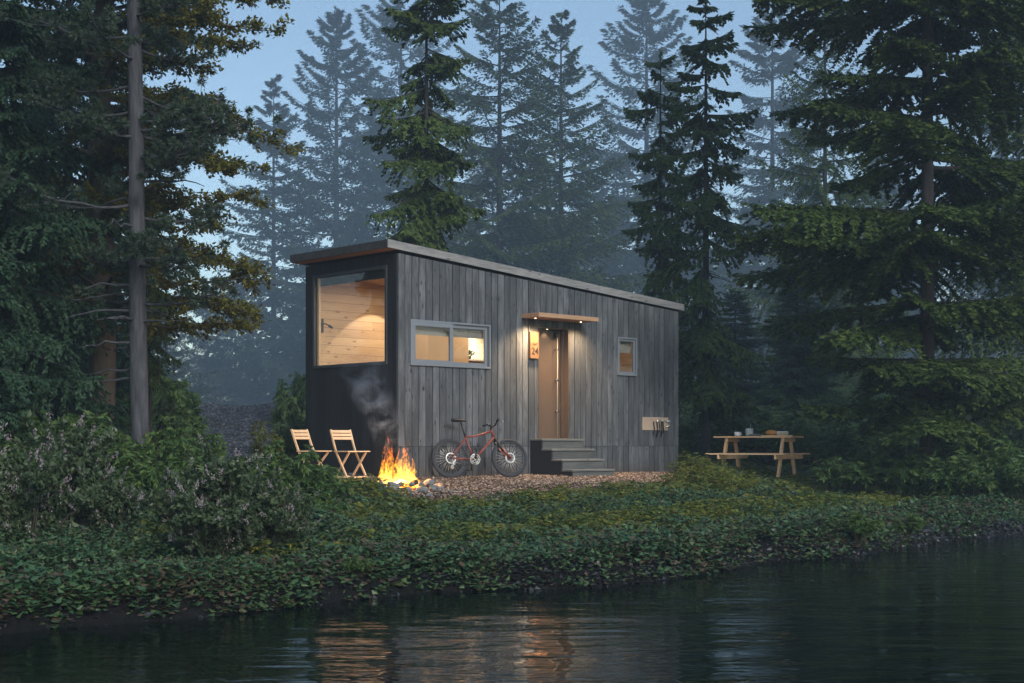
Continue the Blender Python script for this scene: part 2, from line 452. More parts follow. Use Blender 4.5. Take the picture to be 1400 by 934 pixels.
def emit(name, col, s):
    t = NT(name); e = t.n('ShaderNodeEmission'); e.inputs[0].default_value = (*col, 1); e.inputs[1].default_value = s
    o = t.n('ShaderNodeOutputMaterial'); t.l(e.outputs[0], o.inputs[0]); return t.mat

cabin = empty('cabin', (CX, CY, 0), CROT, 'long grey timber cabin with a sloping roof and lit windows', 'cabin')
def topz(u): return 3.70+(3.185-3.70)/LEN*u
SEAM = .5; BOT = -.2
# long wall: 48 boards with real gaps, cut round the openings
OPEN = [(.258, 2.052, 1.868, 2.612), (3.263, 4.064, .636, 2.665), (5.395, 5.924, 1.868, 2.58)]
mb = MB(); bw = LEN/48; GAP = .015
for i in range(48):
    a = i*bw+GAP/2; b = (i+1)*bw-GAP/2
    cuts = sorted({a, b} | {x for o_ in OPEN for x in o_[:2] if a < x < b})
    for x0, x1 in zip(cuts[:-1], cuts[1:]):
        xm = (x0+x1)/2
        spans = [(BOT, SEAM-.004), (SEAM+.004, None)]
        for o_ in OPEN:
            if o_[0] < xm < o_[1]:
                ns = []
                for s0, s1 in spans:
                    e = 9 if s1 is None else s1
                    if o_[3] <= s0 or o_[2] >= e: ns.append((s0, s1)); continue
                    if o_[2] > s0+.001: ns.append((s0, o_[2]))
                    if o_[3] < e: ns.append((o_[3], s1))
                spans = ns
        for s0, s1 in spans:
            jig = .0015*((i*7) % 5-2)
            y0 = -.012+jig; y1 = .012
            ta = topz(x0) if s1 is None else s1; tb = topz(x1) if s1 is None else s1
            ch = .0025
            # chamfered front edges
            prof = [(x0, y1), (x0, y0+ch), (x0+ch, y0), (x1-ch, y0), (x1, y0+ch), (x1, y1)]
            vs = [(x, y, s0) for x, y in prof]+[(x, y, ta+(tb-ta)*(x-x0)/(x1-x0)) for x, y in prof]
            mb.add(vs, [(k, (k+1) % 6, (k+1) % 6+6, k+6) for k in range(6)]+[(5, 4, 3, 2, 1, 0), (6, 7, 8, 9, 10, 11)])
mb.build('long_wall', M_WALL, cabin)
# backing behind the board gaps (with the same openings), and the other three walls
def wall_with_holes(mb, L, z0, zt, holes, y0, y1):
    xs = sorted({0.013, L-.013} | {h[0] for h in holes} | {h[1] for h in holes})
    for x0, x1 in zip(xs[:-1], xs[1:]):
        xm = (x0+x1)/2; h = [q for q in holes if q[0] < xm < q[1]]
        segs = [(z0, None)] if not h else [(z0, h[0][2]), (h[0][3], None)]
        for s0, s1 in segs:
            ta = zt(x0) if s1 is None else s1; tb = zt(x1) if s1 is None else s1
            mb.hexa([(x0,y0,s0),(x1,y0,s0),(x1,y1,s0),(x0,y1,s0),(x0,y0,ta),(x1,y0,tb),(x1,y1,tb),(x0,y1,ta)])
mb = MB(); wall_with_holes(mb, LEN, BOT, lambda u: topz(u)-.01, OPEN, .0125, .05)
mb.build('wall_backing', M_BACK, cabin)
PW = (.25, 2.338, 1.875, 3.52)                       # picture window in the end wall: v0,v1,z0,z1
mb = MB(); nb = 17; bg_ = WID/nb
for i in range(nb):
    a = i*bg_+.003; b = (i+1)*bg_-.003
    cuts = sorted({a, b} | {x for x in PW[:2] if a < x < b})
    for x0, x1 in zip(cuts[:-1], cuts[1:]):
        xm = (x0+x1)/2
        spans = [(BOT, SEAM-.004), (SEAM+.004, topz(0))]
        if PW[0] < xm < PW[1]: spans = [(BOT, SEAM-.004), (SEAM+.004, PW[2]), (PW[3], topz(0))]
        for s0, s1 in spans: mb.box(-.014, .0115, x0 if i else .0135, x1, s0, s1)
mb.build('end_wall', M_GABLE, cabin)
mb = MB()
for (a, b, z0, z1) in [(.013, PW[0], BOT, 3.69), (PW[1], WID-.013, BOT, 3.69), (PW[0], PW[1], BOT, PW[2]), (PW[0], PW[1], PW[3], 3.69)]:
    mb.box(.012, .05, a, b, z0, z1)
mb.build('end_wall_backing', M_BACK, cabin)
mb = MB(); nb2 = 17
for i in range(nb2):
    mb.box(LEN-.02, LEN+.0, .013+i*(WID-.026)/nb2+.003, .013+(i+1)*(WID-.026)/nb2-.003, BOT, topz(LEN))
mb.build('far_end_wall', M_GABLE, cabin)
mb = MB()
for i in range(48):
    a = i*bw+GAP/2; b = (i+1)*bw-GAP/2
    mb.hexa([(a,WID-.02,BOT),(b,WID-.02,BOT),(b,WID,BOT),(a,WID,BOT),(a,WID-.02,topz(a)),(b,WID-.02,topz(b)),(b,WID,topz(b)),(a,WID,topz(a))])
mb.build('rear_wall', M_WALL, cabin)
# roof: sloping slab, fascia boards round it, pine soffit below the overhang
def rz_(u): return 3.905-.0735*(u+.24)
ROOFU = (-.24, 7.37); ROOFV = (-.05, WID+.15)
def slab(mb, u0, u1, v0, v1, d0, d1):
    mb.hexa([(u0,v0,rz_(u0)-d0),(u1,v0,rz_(u1)-d0),(u1,v1,rz_(u1)-d0),(u0,v1,rz_(u0)-d0),
             (u0,v0,rz_(u0)-d1),(u1,v0,rz_(u1)-d1),(u1,v1,rz_(u1)-d1),(u0,v1,rz_(u0)-d1)])
mb = MB(); slab(mb, ROOFU[0]+.03, ROOFU[1]-.03, ROOFV[0]+.03, ROOFV[1]-.03, .125, .006)
roof = mb.build('roof', M_ROOFD, cabin)
mb = MB(); slab(mb, ROOFU[0], ROOFU[1], ROOFV[0], ROOFV[0]+.028, .135, 0); mb.build('fascia', M_ROOFW, roof, bevel=.004)
mb = MB(); slab(mb, ROOFU[0], ROOFU[0]+.028, ROOFV[0]+.03, ROOFV[1], .137, .002); mb.build('fascia', plain('dark_fascia', (.035, .038, .044), .75, nscale=9, var=.5), roof, bevel=.004)
mb = MB(); slab(mb, ROOFU[0]+.03, ROOFU[1], ROOFV[1]-.028, ROOFV[1], .137, .002); slab(mb, ROOFU[1]-.028, ROOFU[1], ROOFV[0]+.03, ROOFV[1]-.03, .139, .004)
mb.build('fascia', M_ROOFW, roof)
mb = MB(); slab(mb, ROOFU[0]+.03, -.016, ROOFV[0]+.031, ROOFV[1]-.031, .136, .126); mb.build('soffit', M_SOFF, roof)
# interior lining
IN = MB(); iu0, iu1, iv0, iv1, fz = .055, 7.18, .055, 2.5, .62
def lining(mb, holes, L, zt, y0, y1):
    wall_with_holes(mb, L, fz, zt, holes, y0, y1)
mb = MB(); wall_with_holes(mb, LEN, fz, lambda u: topz(u)-.1, OPEN, .052, .07); mb.build('inner_lining', M_PINE, cabin)
mb = MB(); mb.hexa([(.07,iv1,fz),(iu1,iv1,fz),(iu1,iv1+.015,fz),(.07,iv1+.015,fz),(.07,iv1,topz(.07)-.1),(iu1,iv1,topz(iu1)-.1),(iu1,iv1+.015,topz(iu1)-.1),(.07,iv1+.015,topz(.07)-.1)])
mb.build('inner_lining', M_PINE, cabin)
mb = MB()
for (a, b, z0, z1) in [(.075, PW[0], fz, 3.58), (PW[1], 2.495, fz, 3.58), (PW[0], PW[1], fz, PW[2]), (PW[0], PW[1], PW[3], 3.58)]: mb.box(.052, .068, a, b, z0, z1)
mb.build('inner_lining', M_TIMB, cabin)
mb = MB(); mb.box(iu1-.015, iu1, .075, 2.495, fz, topz(iu1)-.11); mb.build('inner_lining', M_PINE, cabin)
mb = MB(); mb.box(.06, iu1, .06, 2.5, fz-.03, fz-.002); mb.build('inner_floor', M_PINE, cabin)
mb = MB(); mb.hexa([(.06,.06,topz(0)-.1),(iu1,.06,topz(iu1)-.1),(iu1,2.5,topz(iu1)-.1),(.06,2.5,topz(0)-.1),(.06,.06,topz(0)-.08),(iu1,.06,topz(iu1)-.08),(iu1,2.5,topz(iu1)-.08),(.06,2.5,topz(0)-.08)])
mb.build('inner_ceiling', M_TIMB, cabin)
mb = MB(); mb.box(4.75, 4.80, .075, 2.495, fz, 3.24); mb.build('partition', M_PINE, cabin)

# picture window in the dark end wall
v0, v1, z0, z1 = PW; fw = .05
mb = MB()
for (a, b, c_, d) in [(v0, v1, z1-fw, z1), (v0, v1, z0, z0+fw), (v0, v0+fw, z0+fw, z1-fw), (v1-fw, v1, z0+fw, z1-fw)]: mb.box(-.035, .04, a, b, c_, d)
pw = mb.build('picture_window', M_DARKFR, cabin, bevel=.003)
mb = MB(); mb.box(.006, .012, v0+fw-.004, v1-fw+.004, z0+fw-.004, z1-fw+.004); mb.build('pane', M_GLASS, pw)
mb = MB(); mb.box(.042, .09, v1-.05-.04, v1-.05, z0+fw, z1-fw); mb.build('inner_jamb', M_TIMB, pw)
mb = MB(); mb.box(.075, .1, v0+.03, v1-.095, 3.33, 3.51); mb.build('blind', plain('charcoal_blind', (.018, .02, .026), .6), pw)

# sliding window in the long wall
def window(name, u0, u1, z0, z1, sliding):
    fr = .032; d0, d1 = -.05, .045
    mb = MB()
    for (a, b, c_, d) in [(u0-.012, u1+.012, z1-fr*.6, z1+.012), (u0-.012, u1+.012, z0-.012, z0+fr*.6), (u0-.012, u0+fr*.6, z0+fr*.6, z1-fr*.6), (u1-fr*.6, u1+.012, z0+fr*.6, z1-fr*.6)]:
        mb.box(a, b, d0, d1, c_, d)
    wn = mb.build(name, M_ALU, cabin, bevel=.003)
    a0, a1, b0, b1 = u0+fr*.6, u1-fr*.6, z0+fr*.6, z1-fr*.6
    def sash(a, b, ya, yb, s):
        mb = MB()
        for (p, q, r_, w_) in [(a, b, b1-s, b1), (a, b, b0, b0+s), (a, a+s, b0+s, b1-s), (b-s, b, b0+s, b1-s)]: mb.box(p, q, ya, yb, r_, w_)
        so = mb.build('sash', M_ALU, wn, bevel=.002)
        mb = MB(); ym = (ya+yb)/2; mb.box(a+s-.003, b-s+.003, ym-.003, ym+.003, b0+s-.003, b1-s+.003); mb.build('pane', M_GLASS, so)
    if sliding:
        um = u0+.93
        sash(a0+.001, um, -.046, -.018, .072); sash(um-.05, a1-.02, -.008, .02, .06)
    else:
        sash(a0+.001, a1-.001, -.02, .015, .045)
    return wn
sw_ = window('sliding_window', *OPEN[0], True)
smw = window('small_window', *OPEN[2], False)
M_BLIND = plain('grey_blind', (.2, .195, .18), .8, nscale=50, var=.1)
mb = MB(); mb.box(.30, 2.0, .078, .088, 2.385, 2.6); mb.build('blind', M_BLIND, sw_)
mb = MB(); mb.box(5.42, 5.9, .078, .088, 2.3, 2.56); mb.build('blind', M_BLIND, smw)

# door, recessed
u0, u1, z0, z1 = OPEN[1]
mb = MB()
for (a, b, c_, d, y0) in [(u0, u0+.02, z0+.02, z1-.02, -.02), (u1-.02, u1, z0+.02, z1-.02, -.02), (u0, u1, z1-.02, z1, -.022), (u0, u1, z0, z0+.02, -.022)]: mb.box(a, b, y0, .2, c_, d)
dfr = mb.build('door', M_TAUPE, cabin)
tag(dfr, 'taupe recessed door with a tall steel pull rod')
mb = MB(); mb.box(u0+.022, u1-.022, .165, .2, z0+.022, z1-.022); mb.build('door_leaf', M_TAUPE, dfr)
mb = MB(); mb.tube([(3.88, .1, z0+.03), (3.88, .1, z1-.16)], .008, 10); 
mb.build('pull_rod', plain('warm_steel', (.36, .31, .26), .6, .1), dfr)
for zz in (1.15, 1.72, 2.29):
    mb = MB(); mb.tube([(3.88, .164, zz), (3.88, .085, zz)], .018, 12); mb.build('rod_bracket', M_CHROME, dfr)
mb = MB(); mb.box(3.83, 3.93, .08, .163, z1-.155, z1-.055); mb.build('door_closer', M_BLACK, dfr, bevel=.004)
mb = MB(); mb.box(u1-.05, u1-.021, .1, .162, z0+.03, z1-.03); mb.build('door_jamb', M_TAUPE, dfr)
M_LED = emit('lamp_lens', (1, .78, .5), 3)
mb = MB(); mb.tube([(3.6, .09, z1-.0205), (3.6, .09, z1-.025)], .012, 14); mb.build('downlight', M_LED, dfr)

M_CANO = board_wood('canopy_timber', 1, .4, (.24, .15, .09), (.34, .22, .14), (.44, .30, .2), 0, .6, .35, along=3)
# canopy over the door with two downlights
mb = MB()
for k in range(3): mb.box(2.84, 4.39, -.46+k*.1535, -.46+(k+1)*.1535-.004, 2.795, 2.872)
can = mb.build('canopy', M_CANO, cabin, bevel=.003)
tag(can, 'slim pale timber canopy over the door with downlights')
for uu in (3.02, 4.2):
    mb = MB(); mb.tube([(uu, -.19, 2.7945), (uu, -.19, 2.789)], .016, 16); mb.build('downlight', M_LED, can)
    lamp('canopy_lamp', 'SPOT', (uu, -.29, 2.783), cabin, 175 if uu < 3.5 else 120, (1, .64, .33), .08, (uu, -.2, 0), 140, 1.0)
lamp('recess_lamp', 'SPOT', (3.6, .085, z1-.04), cabin, 2.2, (1, .75, .48), .02, (3.6, .1, 0), 120, .6)

# number sign beside the door
sign = empty('number_sign', c2w(3.115, 0, 2.32), CROT, 'small brown board with number 24 fixed beside the door', 'sign')
M_SIGN = board_wood('sign_timber', 0, .5, (.10, .053, .029), (.15, .084, .046), (.20, .12, .068), 2, .5, .1, along=5)
mb = MB(); mb.box(-.105, .105, -.075, -.0145, -.24, .24); mb.build('board', M_SIGN, sign, bevel=.004)
M_INK = plain('sign_ink', (.006, .005, .004), .7)
def text(body, size, loc, parent, mat, name='lettering', rx=90, ext=.0015):
    cu = bpy.data.curves.new(name, 'FONT'); cu.body = body; cu.size = size; cu.extrude = ext; cu.offset = size*.018; cu.align_x = 'CENTER'; cu.align_y = 'CENTER'
    tmp = bpy.data.objects.new('tmp', cu); COL.objects.link(tmp)
    me = bpy.data.meshes.new_from_object(tmp.evaluated_get(bpy.context.evaluated_depsgraph_get()))
    bpy.data.objects.remove(tmp); me.materials.clear(); me.materials.append(mat)
    o = bpy.data.objects.new(name, me); COL.objects.link(o); o.parent = parent; o.location = loc; o.rotation_euler = (R(rx), 0, 0); return o
text('24', .17, (.005, -.0765, -.11), sign, M_INK)
text('UNIT', .06, (.005, -.0765, .015), sign, M_INK)

# steps down from the door
M_TREAD = board_wood('step_tread_timber', 1, .3, (.07, .075, .078), (.13, .14, .142), (.2, .21, .212), 0, .75, .4, along=40)
st = empty('wooden_steps', c2w(3.06, 0, -.09), CROT, 'four grey timber steps with a shadow-black left side below the cabin door', 'steps')
SW = 1.08; base = -.09
treads = [(.30, .635), (.55, .455), (.80, .273), (1.05, .093)]
prev = 0
for dep, zt in treads:
    mb = MB(); mb.box(-.016, SW+.016, -dep-.032, -prev-(.016 if prev else .016)+.0, zt-.034-base, zt-base); mb.build('tread', M_TREAD, st, bevel=.004)
    prev = dep
for (dep, zt), (d2, z2) in zip(treads, treads[1:]+[(0, base-.02)]):
    mb = MB(); mb.box(.032, SW-.032, -dep, -dep+.022, (z2 if z2 > base else base-.05)-base, zt-.0345-base); mb.build('riser', M_STEP, st)
M_STSHADE = plain('shaded_step_side', (.012, .012, .014), .8, nscale=20)  # black of the left panel has that side's shadow put into its colour
for s in (0, 1):
    mb = MB(); x0 = 0 if s == 0 else SW-.03; prev = .016
    for dep, zt in treads:
        mb.box(x0, x0+.03, -dep, -prev, -.05, zt-.035-base); prev = dep+.0005
    mb.build('side_panel', M_STSHADE if s == 0 else M_STEP, st)

# tap panel on the long wall
tp = empty('tap_panel', c2w(6.50, -.014, .94), CROT, 'beige wall panel with chrome taps and hanging black hoses', 'tap panel')
mb = MB(); mb.box(-.38, .39, -.022, 0, -.13, .125); mb.build('plate', plain('beige_panel', (.36, .29, .23), .5, nscale=5, var=.06), tp, bevel=.004)
for (x, z) in [(.02, .055), (.18, .055), (.33, .055), (.33, -.05)]:
    mb = MB(); mb.tube([(x, -.0225, z), (x, -.085, z)], .017, 12); mb.tube([(x-.055, -.075, z), (x+.055, -.075, z)], [.008, .013], 10); mb.tube([(x, -.09, z), (x, -.105, z)], .022, 12)
    mb.build('tap', M_CHROME, tp)
for k, x in enumerate((-.07, .03, .1, .16, .21)):
    mb = MB(); dz = (.22, .27, .16, .26, .2)[k]
    mb.tube([(x, -.03, .04), (x-.012, -.05, -.02), (x+.01, -.045, -.1), (x-.015, -.04, -dz)], .011, 8); mb.build('hose', M_BLACK, tp)

# things seen through the windows
cab_ = empty('plywood_cabinet', c2w(1.92, 1.5, fz), CROT, 'tall pale plywood cabinet seen through the sliding window', 'cabinet')
mb = MB(); mb.box(0, 1.0, 0, .995, 0, 2.72); mb.build('body', M_PLY, cab_)
mb = MB(); mb.box(.003, .497, -.018, -.0005, .05, 2.7); mb.box(.503, .997, -.018, -.0005, .05, 2.7); mb.build('door_panel', M_PLY, cab_)
sh = empty('kitchen_shelf', c2w(3.0, 2.08, 2.15), CROT, 'white shelf against the bright kitchen wall behind the sliding window', 'shelf')
mb = MB(); mb.box(0, 1.7, 0, .41, 0, .03); mb.build('board', plain('white_laminate', (.8, .78, .74), .4), sh)
mb = MB(); mb.box(0, 1.7, .38, .412, .031, .5); mb.box(.78, .8, .34, .379, .031, .5); mb.build('splashback', plain('cream_splashback', (.82, .76, .62), .4), sh)
mb = MB(); mb.box(0, 1.7, .05, .41, .52, .62); mb.build('upper_cupboard', M_PINE, sh)
pl = empty('potted_plant', c2w(3.58, 2.2, 2.181), CROT, 'small dark green potted plant on the white kitchen shelf', 'plant')
mb = MB(); mb.lathe([(.0, 0), (.035, 0), (.045, .07), (.04, .07), (.0, .06)], n=16); mb.build('pot', plain('dark_pot', (.08, .06, .05), .7), pl)
N_ = 90; th = RNG.uniform(0, 2*PI, N_); el = RNG.uniform(.1, 1.4, N_)
D_ = np.stack([np.cos(th)*np.cos(el), np.sin(th)*np.cos(el), np.sin(el)], -1)
V, Fc = leaves(np.array([[0, 0, .07]])+D_*RNG.uniform(.02, .08, (N_, 1)), D_+RNG.normal(0, .3, (N_, 3)), RNG.normal(0, 1, (N_, 3)), RNG.uniform(.04, .07, N_), RNG.uniform(.02, .035, N_))
np_mesh('foliage', [(V, Fc, 0)], leaf_mat('houseplant_leaf', [(.02, .045, .012), (.05, .09, .03)]), pl)
wl = empty('wall_lamp', c2w(.26, 2.499, 2.66), CROT, 'black swing arm wall lamp on the pine wall inside the picture window', 'lamp')
mb = MB(); mb.box(-.05, .05, -.03, -.0005, -.12, .13); mb.build('mount', M_BLACK, wl, bevel=.003)
mb = MB(); mb.tube([(.0, -.03, .04), (.05, -.1, .03), (.17, -.13, -.03)], .012, 8); mb.build('arm', M_BLACK, wl)
mb = MB(); mb.tube([(.1, -.12, .0), (.17, -.13, -.035)], .024, 12); mb.build('lamp_head', M_BLACK, wl)
lamp('reading_beam', 'SPOT', (1.62, 1.72, 3.05), cabin, 20, (1, .84, .64), .03, (1.42, 2.5, 2.15), 80, .12)
lamp('room_glow', 'AREA', (1.1, 1.1, 3.35), cabin, 12, (1, .82, .62), .9, (1.2, 1.3, 0))
lamp('room_glow', 'AREA', (3.3, 1.0, 3.2), cabin, 14, (1, .82, .62), .8, (3.3, 1.2, 0))
lamp('kitchen_strip', 'AREA', (3.75, 2.2, 2.66), cabin, 5, (1, .86, .62), .3, (3.75, 2.46, 2.3))
lamp('room_glow', 'AREA', (6.2, 1.2, 3.0), cabin, 2.5, (1, .74, .46), .5, (6.2, 1.2, 0))

# ------------------------------------------------------------------ bicycle leaning by the wall
M_TYRE = plain('rubber', (.022, .026, .033), .75, nscale=60, var=.2)
M_RIM = plain('dark_rim', (.03, .036, .046), .4, .3)
M_SPOKE = plain('spoke_steel', (.5, .48, .45), .3, .9)
M_RED = plain('dull_red_paint', (.17, .038, .032), .4, 0, .5, 8, .12)
M_DISC = plain('brake_disc', (.5, .52, .54), .35, .6)
bx, by = c2w(.92, -.30)[:2]
bike = empty('bicycle', (bx, by, gz(bx, by)+.0), R(25), 'dull red mountain bicycle leaning against the grey cabin wall', 'bicycle')
LEAN = R(9)
def bt(x, y, z):                                    # lean towards the wall (local +y)
    return Vector((x, y*math.cos(LEAN)+z*math.sin(LEAN), z*math.cos(LEAN)-y*math.sin(LEAN)))
WR = .335
def wheel(xc, hub_r):
    piv = bpy.data.objects.new('wheel', None)
    mb = MB(); mb.torus((0, 0, 0), WR-.028, .028, 'y', 48, 10, 1.0)
    tyre = mb
    mr = MB(); mr.torus((0, 0, 0), WR-.062, .015, 'y', 48, 8, .8)
    wh = mr.build('wheel', M_RIM, bike); wh.location = bt(xc, 0, WR); wh.rotation_euler = (-LEAN, 0, 0)
    tyre.build('tyre', M_TYRE, wh)
    ms = MB()
    for k in range(28):
        a = 2*PI*k/28; b = a+(.35 if k % 2 else -.35); sgn = .022 if (k//2) % 2 else -.022
        ms.tube([(.028*math.cos(b), sgn, .028*math.sin(b)), ((WR-.07)*math.cos(a), 0, (WR-.07)*math.sin(a))], .0026, 4)
    ms.build('spokes', M_SPOKE, wh)
    mh = MB(); mh.tube([(0, -.05, 0), (0, .05, 0)], .022, 12); mh.build('hub', M_BLACK, wh)
    md = MB(); md.torus((0, -.034, 0), hub_r, .012, 'y', 32, 6, .25)
    for k in range(6):
        a = 2*PI*k/6; md.beam((.02*math.cos(a), -.034, .02*math.sin(a)), (hub_r*math.cos(a+.4), -.034, hub_r*math.sin(a+.4)), .003, .012, (0, 1, 0))
    md.build('brake_disc', M_DISC, wh)
    return wh
wheel(0, .085); wheel(1.10, .08)
def fr(mb, pts, r, n=10): mb.tube([bt(*p) for p in pts], r, n)
BB = (.435, 0, .31); ST = (.30, 0, .70); HT = (.80, 0, .80); HB = (.835, 0, .70)
mb = MB()
fr(mb, [BB, ST], .017); fr(mb, [ST, (.5, 0, .72), HT], .019); fr(mb, [BB, HB], .022); fr(mb, [HB, HT, (.793, 0, .83)], .024)
for s in (-1, 1):
    fr(mb, [BB, (.3, .05*s, .32), (0, .065*s, WR)], .011); fr(mb, [(.305, 0, .69), (.25, .04*s, .62), (0, .065*s, WR)], .010)
mb.build('frame', M_RED, bike)
mb = MB()
for s in (-1, 1): fr(mb, [(.865, .06*s, .62), (.965, .062*s, .44)], .019)
fr(mb, [(.862, -.065, .64), (.862, .065, .64)], .019); fr(mb, [HB, (.862, 0, .64)], .02)
fk = mb.build('fork', M_BLACK, bike)
mb = MB()
for s in (-1, 1): fr(mb, [(.93, .062*s, .51), (1.10, .062*s, WR-.01)], .021)
mb.build('lower_leg', M_RED, fk)
mb = MB(); fr(mb, [ST, (.235, 0, .955)], .014); mb.build('seat_post', M_BLACK, bike)
mb = MB()
pr = [(.06, .0), (.08, .062), (.14, .068), (.2, .045), (.28, .024), (.33, .015)]
vs = []
for zz, sh_ in ((.965, .8), (.985, 1.0), (1.0, .75)):
    for (x, hw) in pr: vs.append(bt(x, -hw*sh_, zz+.012*math.exp(-((x-.07)/.04)**2)))
    for (x, hw) in pr[::-1]: vs.append(bt(x, hw*sh_, zz+.012*math.exp(-((x-.07)/.04)**2)))
n_ = 12; fs = [tuple(range(n_))[::-1], tuple(range(2*n_, 3*n_))]
for q in range(2):
    for k in range(n_): fs.append((q*n_+k, q*n_+(k+1) % n_, (q+1)*n_+(k+1) % n_, (q+1)*n_+k))
mb.add(vs, fs, True); mb.build('saddle', M_BLACK, bike)
mb = MB(); fr(mb, [(.793, 0, .83), (.785, 0, .87), (.85, 0, .90)], .017); mb.build('stem', M_BLACK, bike)
mb = MB(); fr(mb, [(.80, -.33, .955), (.82, -.2, .95), (.85, -.07, .905), (.85, .07, .905), (.82, .2, .95), (.80, .33, .955)], .012)
hb = mb.build('handlebar', M_BLACK, bike)
for s in (-1, 1):
    mb = MB(); fr(mb, [(.80, s*.335, .955), (.815, s*.22, .951)], .018); mb.build('grip', M_TYRE, hb)
    mb = MB(); fr(mb, [(.83, s*.2, .945), (.88, s*.22, .935), (.885, s*.3, .925)], .007); fr(mb, [(.83, s*.205, .955), (.85, s*.205, .965)], .018); mb.build('brake_lever', M_CHROME, hb)
mb = MB(); mb.torus(bt(BB[0], -.055, BB[2]), .088, .008, 'y', 36, 6, .5); mb.torus(bt(BB[0], -.05, BB[2]), .06, .007, 'y', 30, 6, .5)
for k in range(5):
    a = 2*PI*k/5; mb.beam(bt(BB[0], -.058, BB[2]), bt(BB[0]+.085*math.cos(a), -.055, BB[2]+.085*math.sin(a)), .006, .022, (0, 1, 0))
crk = mb.build('chainring', M_DISC, bike)
mb = MB(); fr(mb, [(BB[0], -.075, BB[2]), (BB[0]+.02, -.085, BB[2]+.165)], .012); fr(mb, [(BB[0], .06, BB[2]), (BB[0]-.02, .085, BB[2]-.165)], .012); mb.build('crank', M_BLACK, crk)
for s, dx_, dz_ in ((-1, .02, .165), (1, -.02, -.165)):
    mb = MB(); p = bt(BB[0]+dx_, s*.13, BB[2]+dz_); mb.box(p.x-.045, p.x+.045, p.y-.04, p.y+.04, p.z-.01, p.z+.01); mb.build('pedal', M_BLACK, crk)
mb = MB(); fr(mb, [(.0, -.05, WR+.04), (.435, -.055, .31+.088)], .005, 5); fr(mb, [(.03, -.05, .235), (.435, -.055, .31-.088)], .005, 5); mb.build('chain', M_BLACK, bike)
mb = MB(); fr(mb, [(.005, -.06, WR-.02), (.03, -.065, .25), (.0, -.065, .17)], .012, 6)
mb.torus(bt(.0, -.065, .175), .022, .007, 'y', 16, 6); mb.torus(bt(.035, -.065, .245), .022, .007, 'y', 16, 6); mb.build('derailleur', M_DISC, bike)

# ------------------------------------------------------------------ folding chairs
M_BEECH = board_wood('chair_beech', 1, .6, (.52, .36, .22), (.62, .45, .29), (.7, .53, .36), 0, .5, .0, along=5)
def make_chair(loc, rz, label):
    c = empty('folding_chair', loc, rz, label, 'chair', 'folding chairs by the fire')
    for s in (-1, 1):
        y = .195*s
        mb = MB(); pts = [(-.27, y, .80), (-.175, y, .56), (-.115, y, .43), (.19, y, .0)]
        for a, b in zip(pts[:-1], pts[1:]): mb.beam(a, b, .022, .036, (0, 1, 0) if False else (1, 0, .3))
        mb.build('back_leg', M_BEECH, c, bevel=.003)
        y2 = .168*s
        mb = MB(); mb.beam((.19, y2, .435), (-.2, y2, .0), .02, .036, (1, 0, .3)); mb.build('front_leg', M_BEECH, c, bevel=.003)
    mb = MB()
    for k in range(6): mb.box(-.145+k*.064, -.145+k*.064+.056, -.225, .225, .44, .458)
    mb.build('seat', M_BEECH, c, bevel=.003)
    mb = MB()
    for z in (.77, .715, .66):
        x = -.27+(.80-z)*.396; mb.beam((x+.004, -.184, z), (x+.004, .184, z), .046, .014, (.93, 0, .37))
    mb.build('back_slats', M_BEECH, c, bevel=.002)
    mb = MB(); mb.beam((.175, -.184, .03), (.175, .184, .03), .014, .04, (0, 0, 1)); mb.beam((-.185, -.158, .03), (-.185, .158, .03), .014, .04, (0, 0, 1))
    mb.build('stretcher', M_BEECH, c, bevel=.002)
    return c
x, y = px(479, 22.9), 22.9
make_chair((x, y, gz(x, y)), math.atan2(-.72, .69), 'pale wooden folding chair nearer the campfire, in front of the black end wall')
x, y = px(427, 22.9), 22.9
make_chair((x, y, gz(x, y)), math.atan2(-.50, .865), 'pale wooden folding chair farther from the campfire, half hidden behind leafy shrub')

# ------------------------------------------------------------------ picnic table and what lies on it
M_LARCH = board_wood('table_larch', 1, .12, (.52, .33, .18), (.66, .46, .27), (.75, .56, .36), 0, .6, .4, warm=(.15, .07, .03), along=5)
x, y = px(1037, 28.0), 28.0
TG = gz(x, y)+.03
pt_ = empty('picnic_table', (x, y, TG), R(-31), 'pale timber picnic table with attached benches standing in low greenery', 'table')
mb = MB()
for k in range(5): mb.box(-.80, .80, -.36+k*.145, -.36+k*.145+.138, .715, .745)
mb.build('table_top', M_LARCH, pt_, bevel=.003)
for s in (-1, 1):
    mb = MB()
    for k in range(2): y0 = s*.62-.14+k*.142; mb.box(-.80, .80, y0, y0+.136, .385, .413)
    mb.build('bench_seat', M_LARCH, pt_, bevel=.003)
for xs in (-.58, .58):
    for s in (-1, 1):
        mb = MB(); mb.beam((xs, s*.20, .713), (xs, s*.47, -.06), .045, .09, (0, 0, 1)) ; mb.build('leg', M_LARCH, pt_, bevel=.003)
    mb = MB(); mb.box(xs+.024, xs+.062, -.76, .76, .30, .384); mb.build('cross_beam', M_LARCH, pt_, bevel=.003)
    mb = MB(); mb.box(xs+.024, xs+.062, -.33, .33, .635, .714); mb.build('top_beam', M_LARCH, pt_, bevel=.003)
tm = Matrix.Translation((x, y, TG)) @ Matrix.Rotation(R(-31), 4, 'Z')
def on_table(a, b): return tuple(tm @ Vector((a, b, .746)))
M_CERA = plain('white_ceramic', (.7, .72, .75), .3, nscale=8, var=.04)
M_BLUE = plain('grey_blue_ceramic', (.22, .27, .34), .4, nscale=8, var=.1)
mg = empty('mug', on_table(-.40, -.1), .4, 'small white mug at the end of the picnic table', 'mug')
mb = MB(); mb.lathe([(0, 0), (.05, 0), (.058, .015), (.06, .085), (.053, .085), (.05, .012), (0, .012)], n=20); mb.build('body', M_CERA, mg)
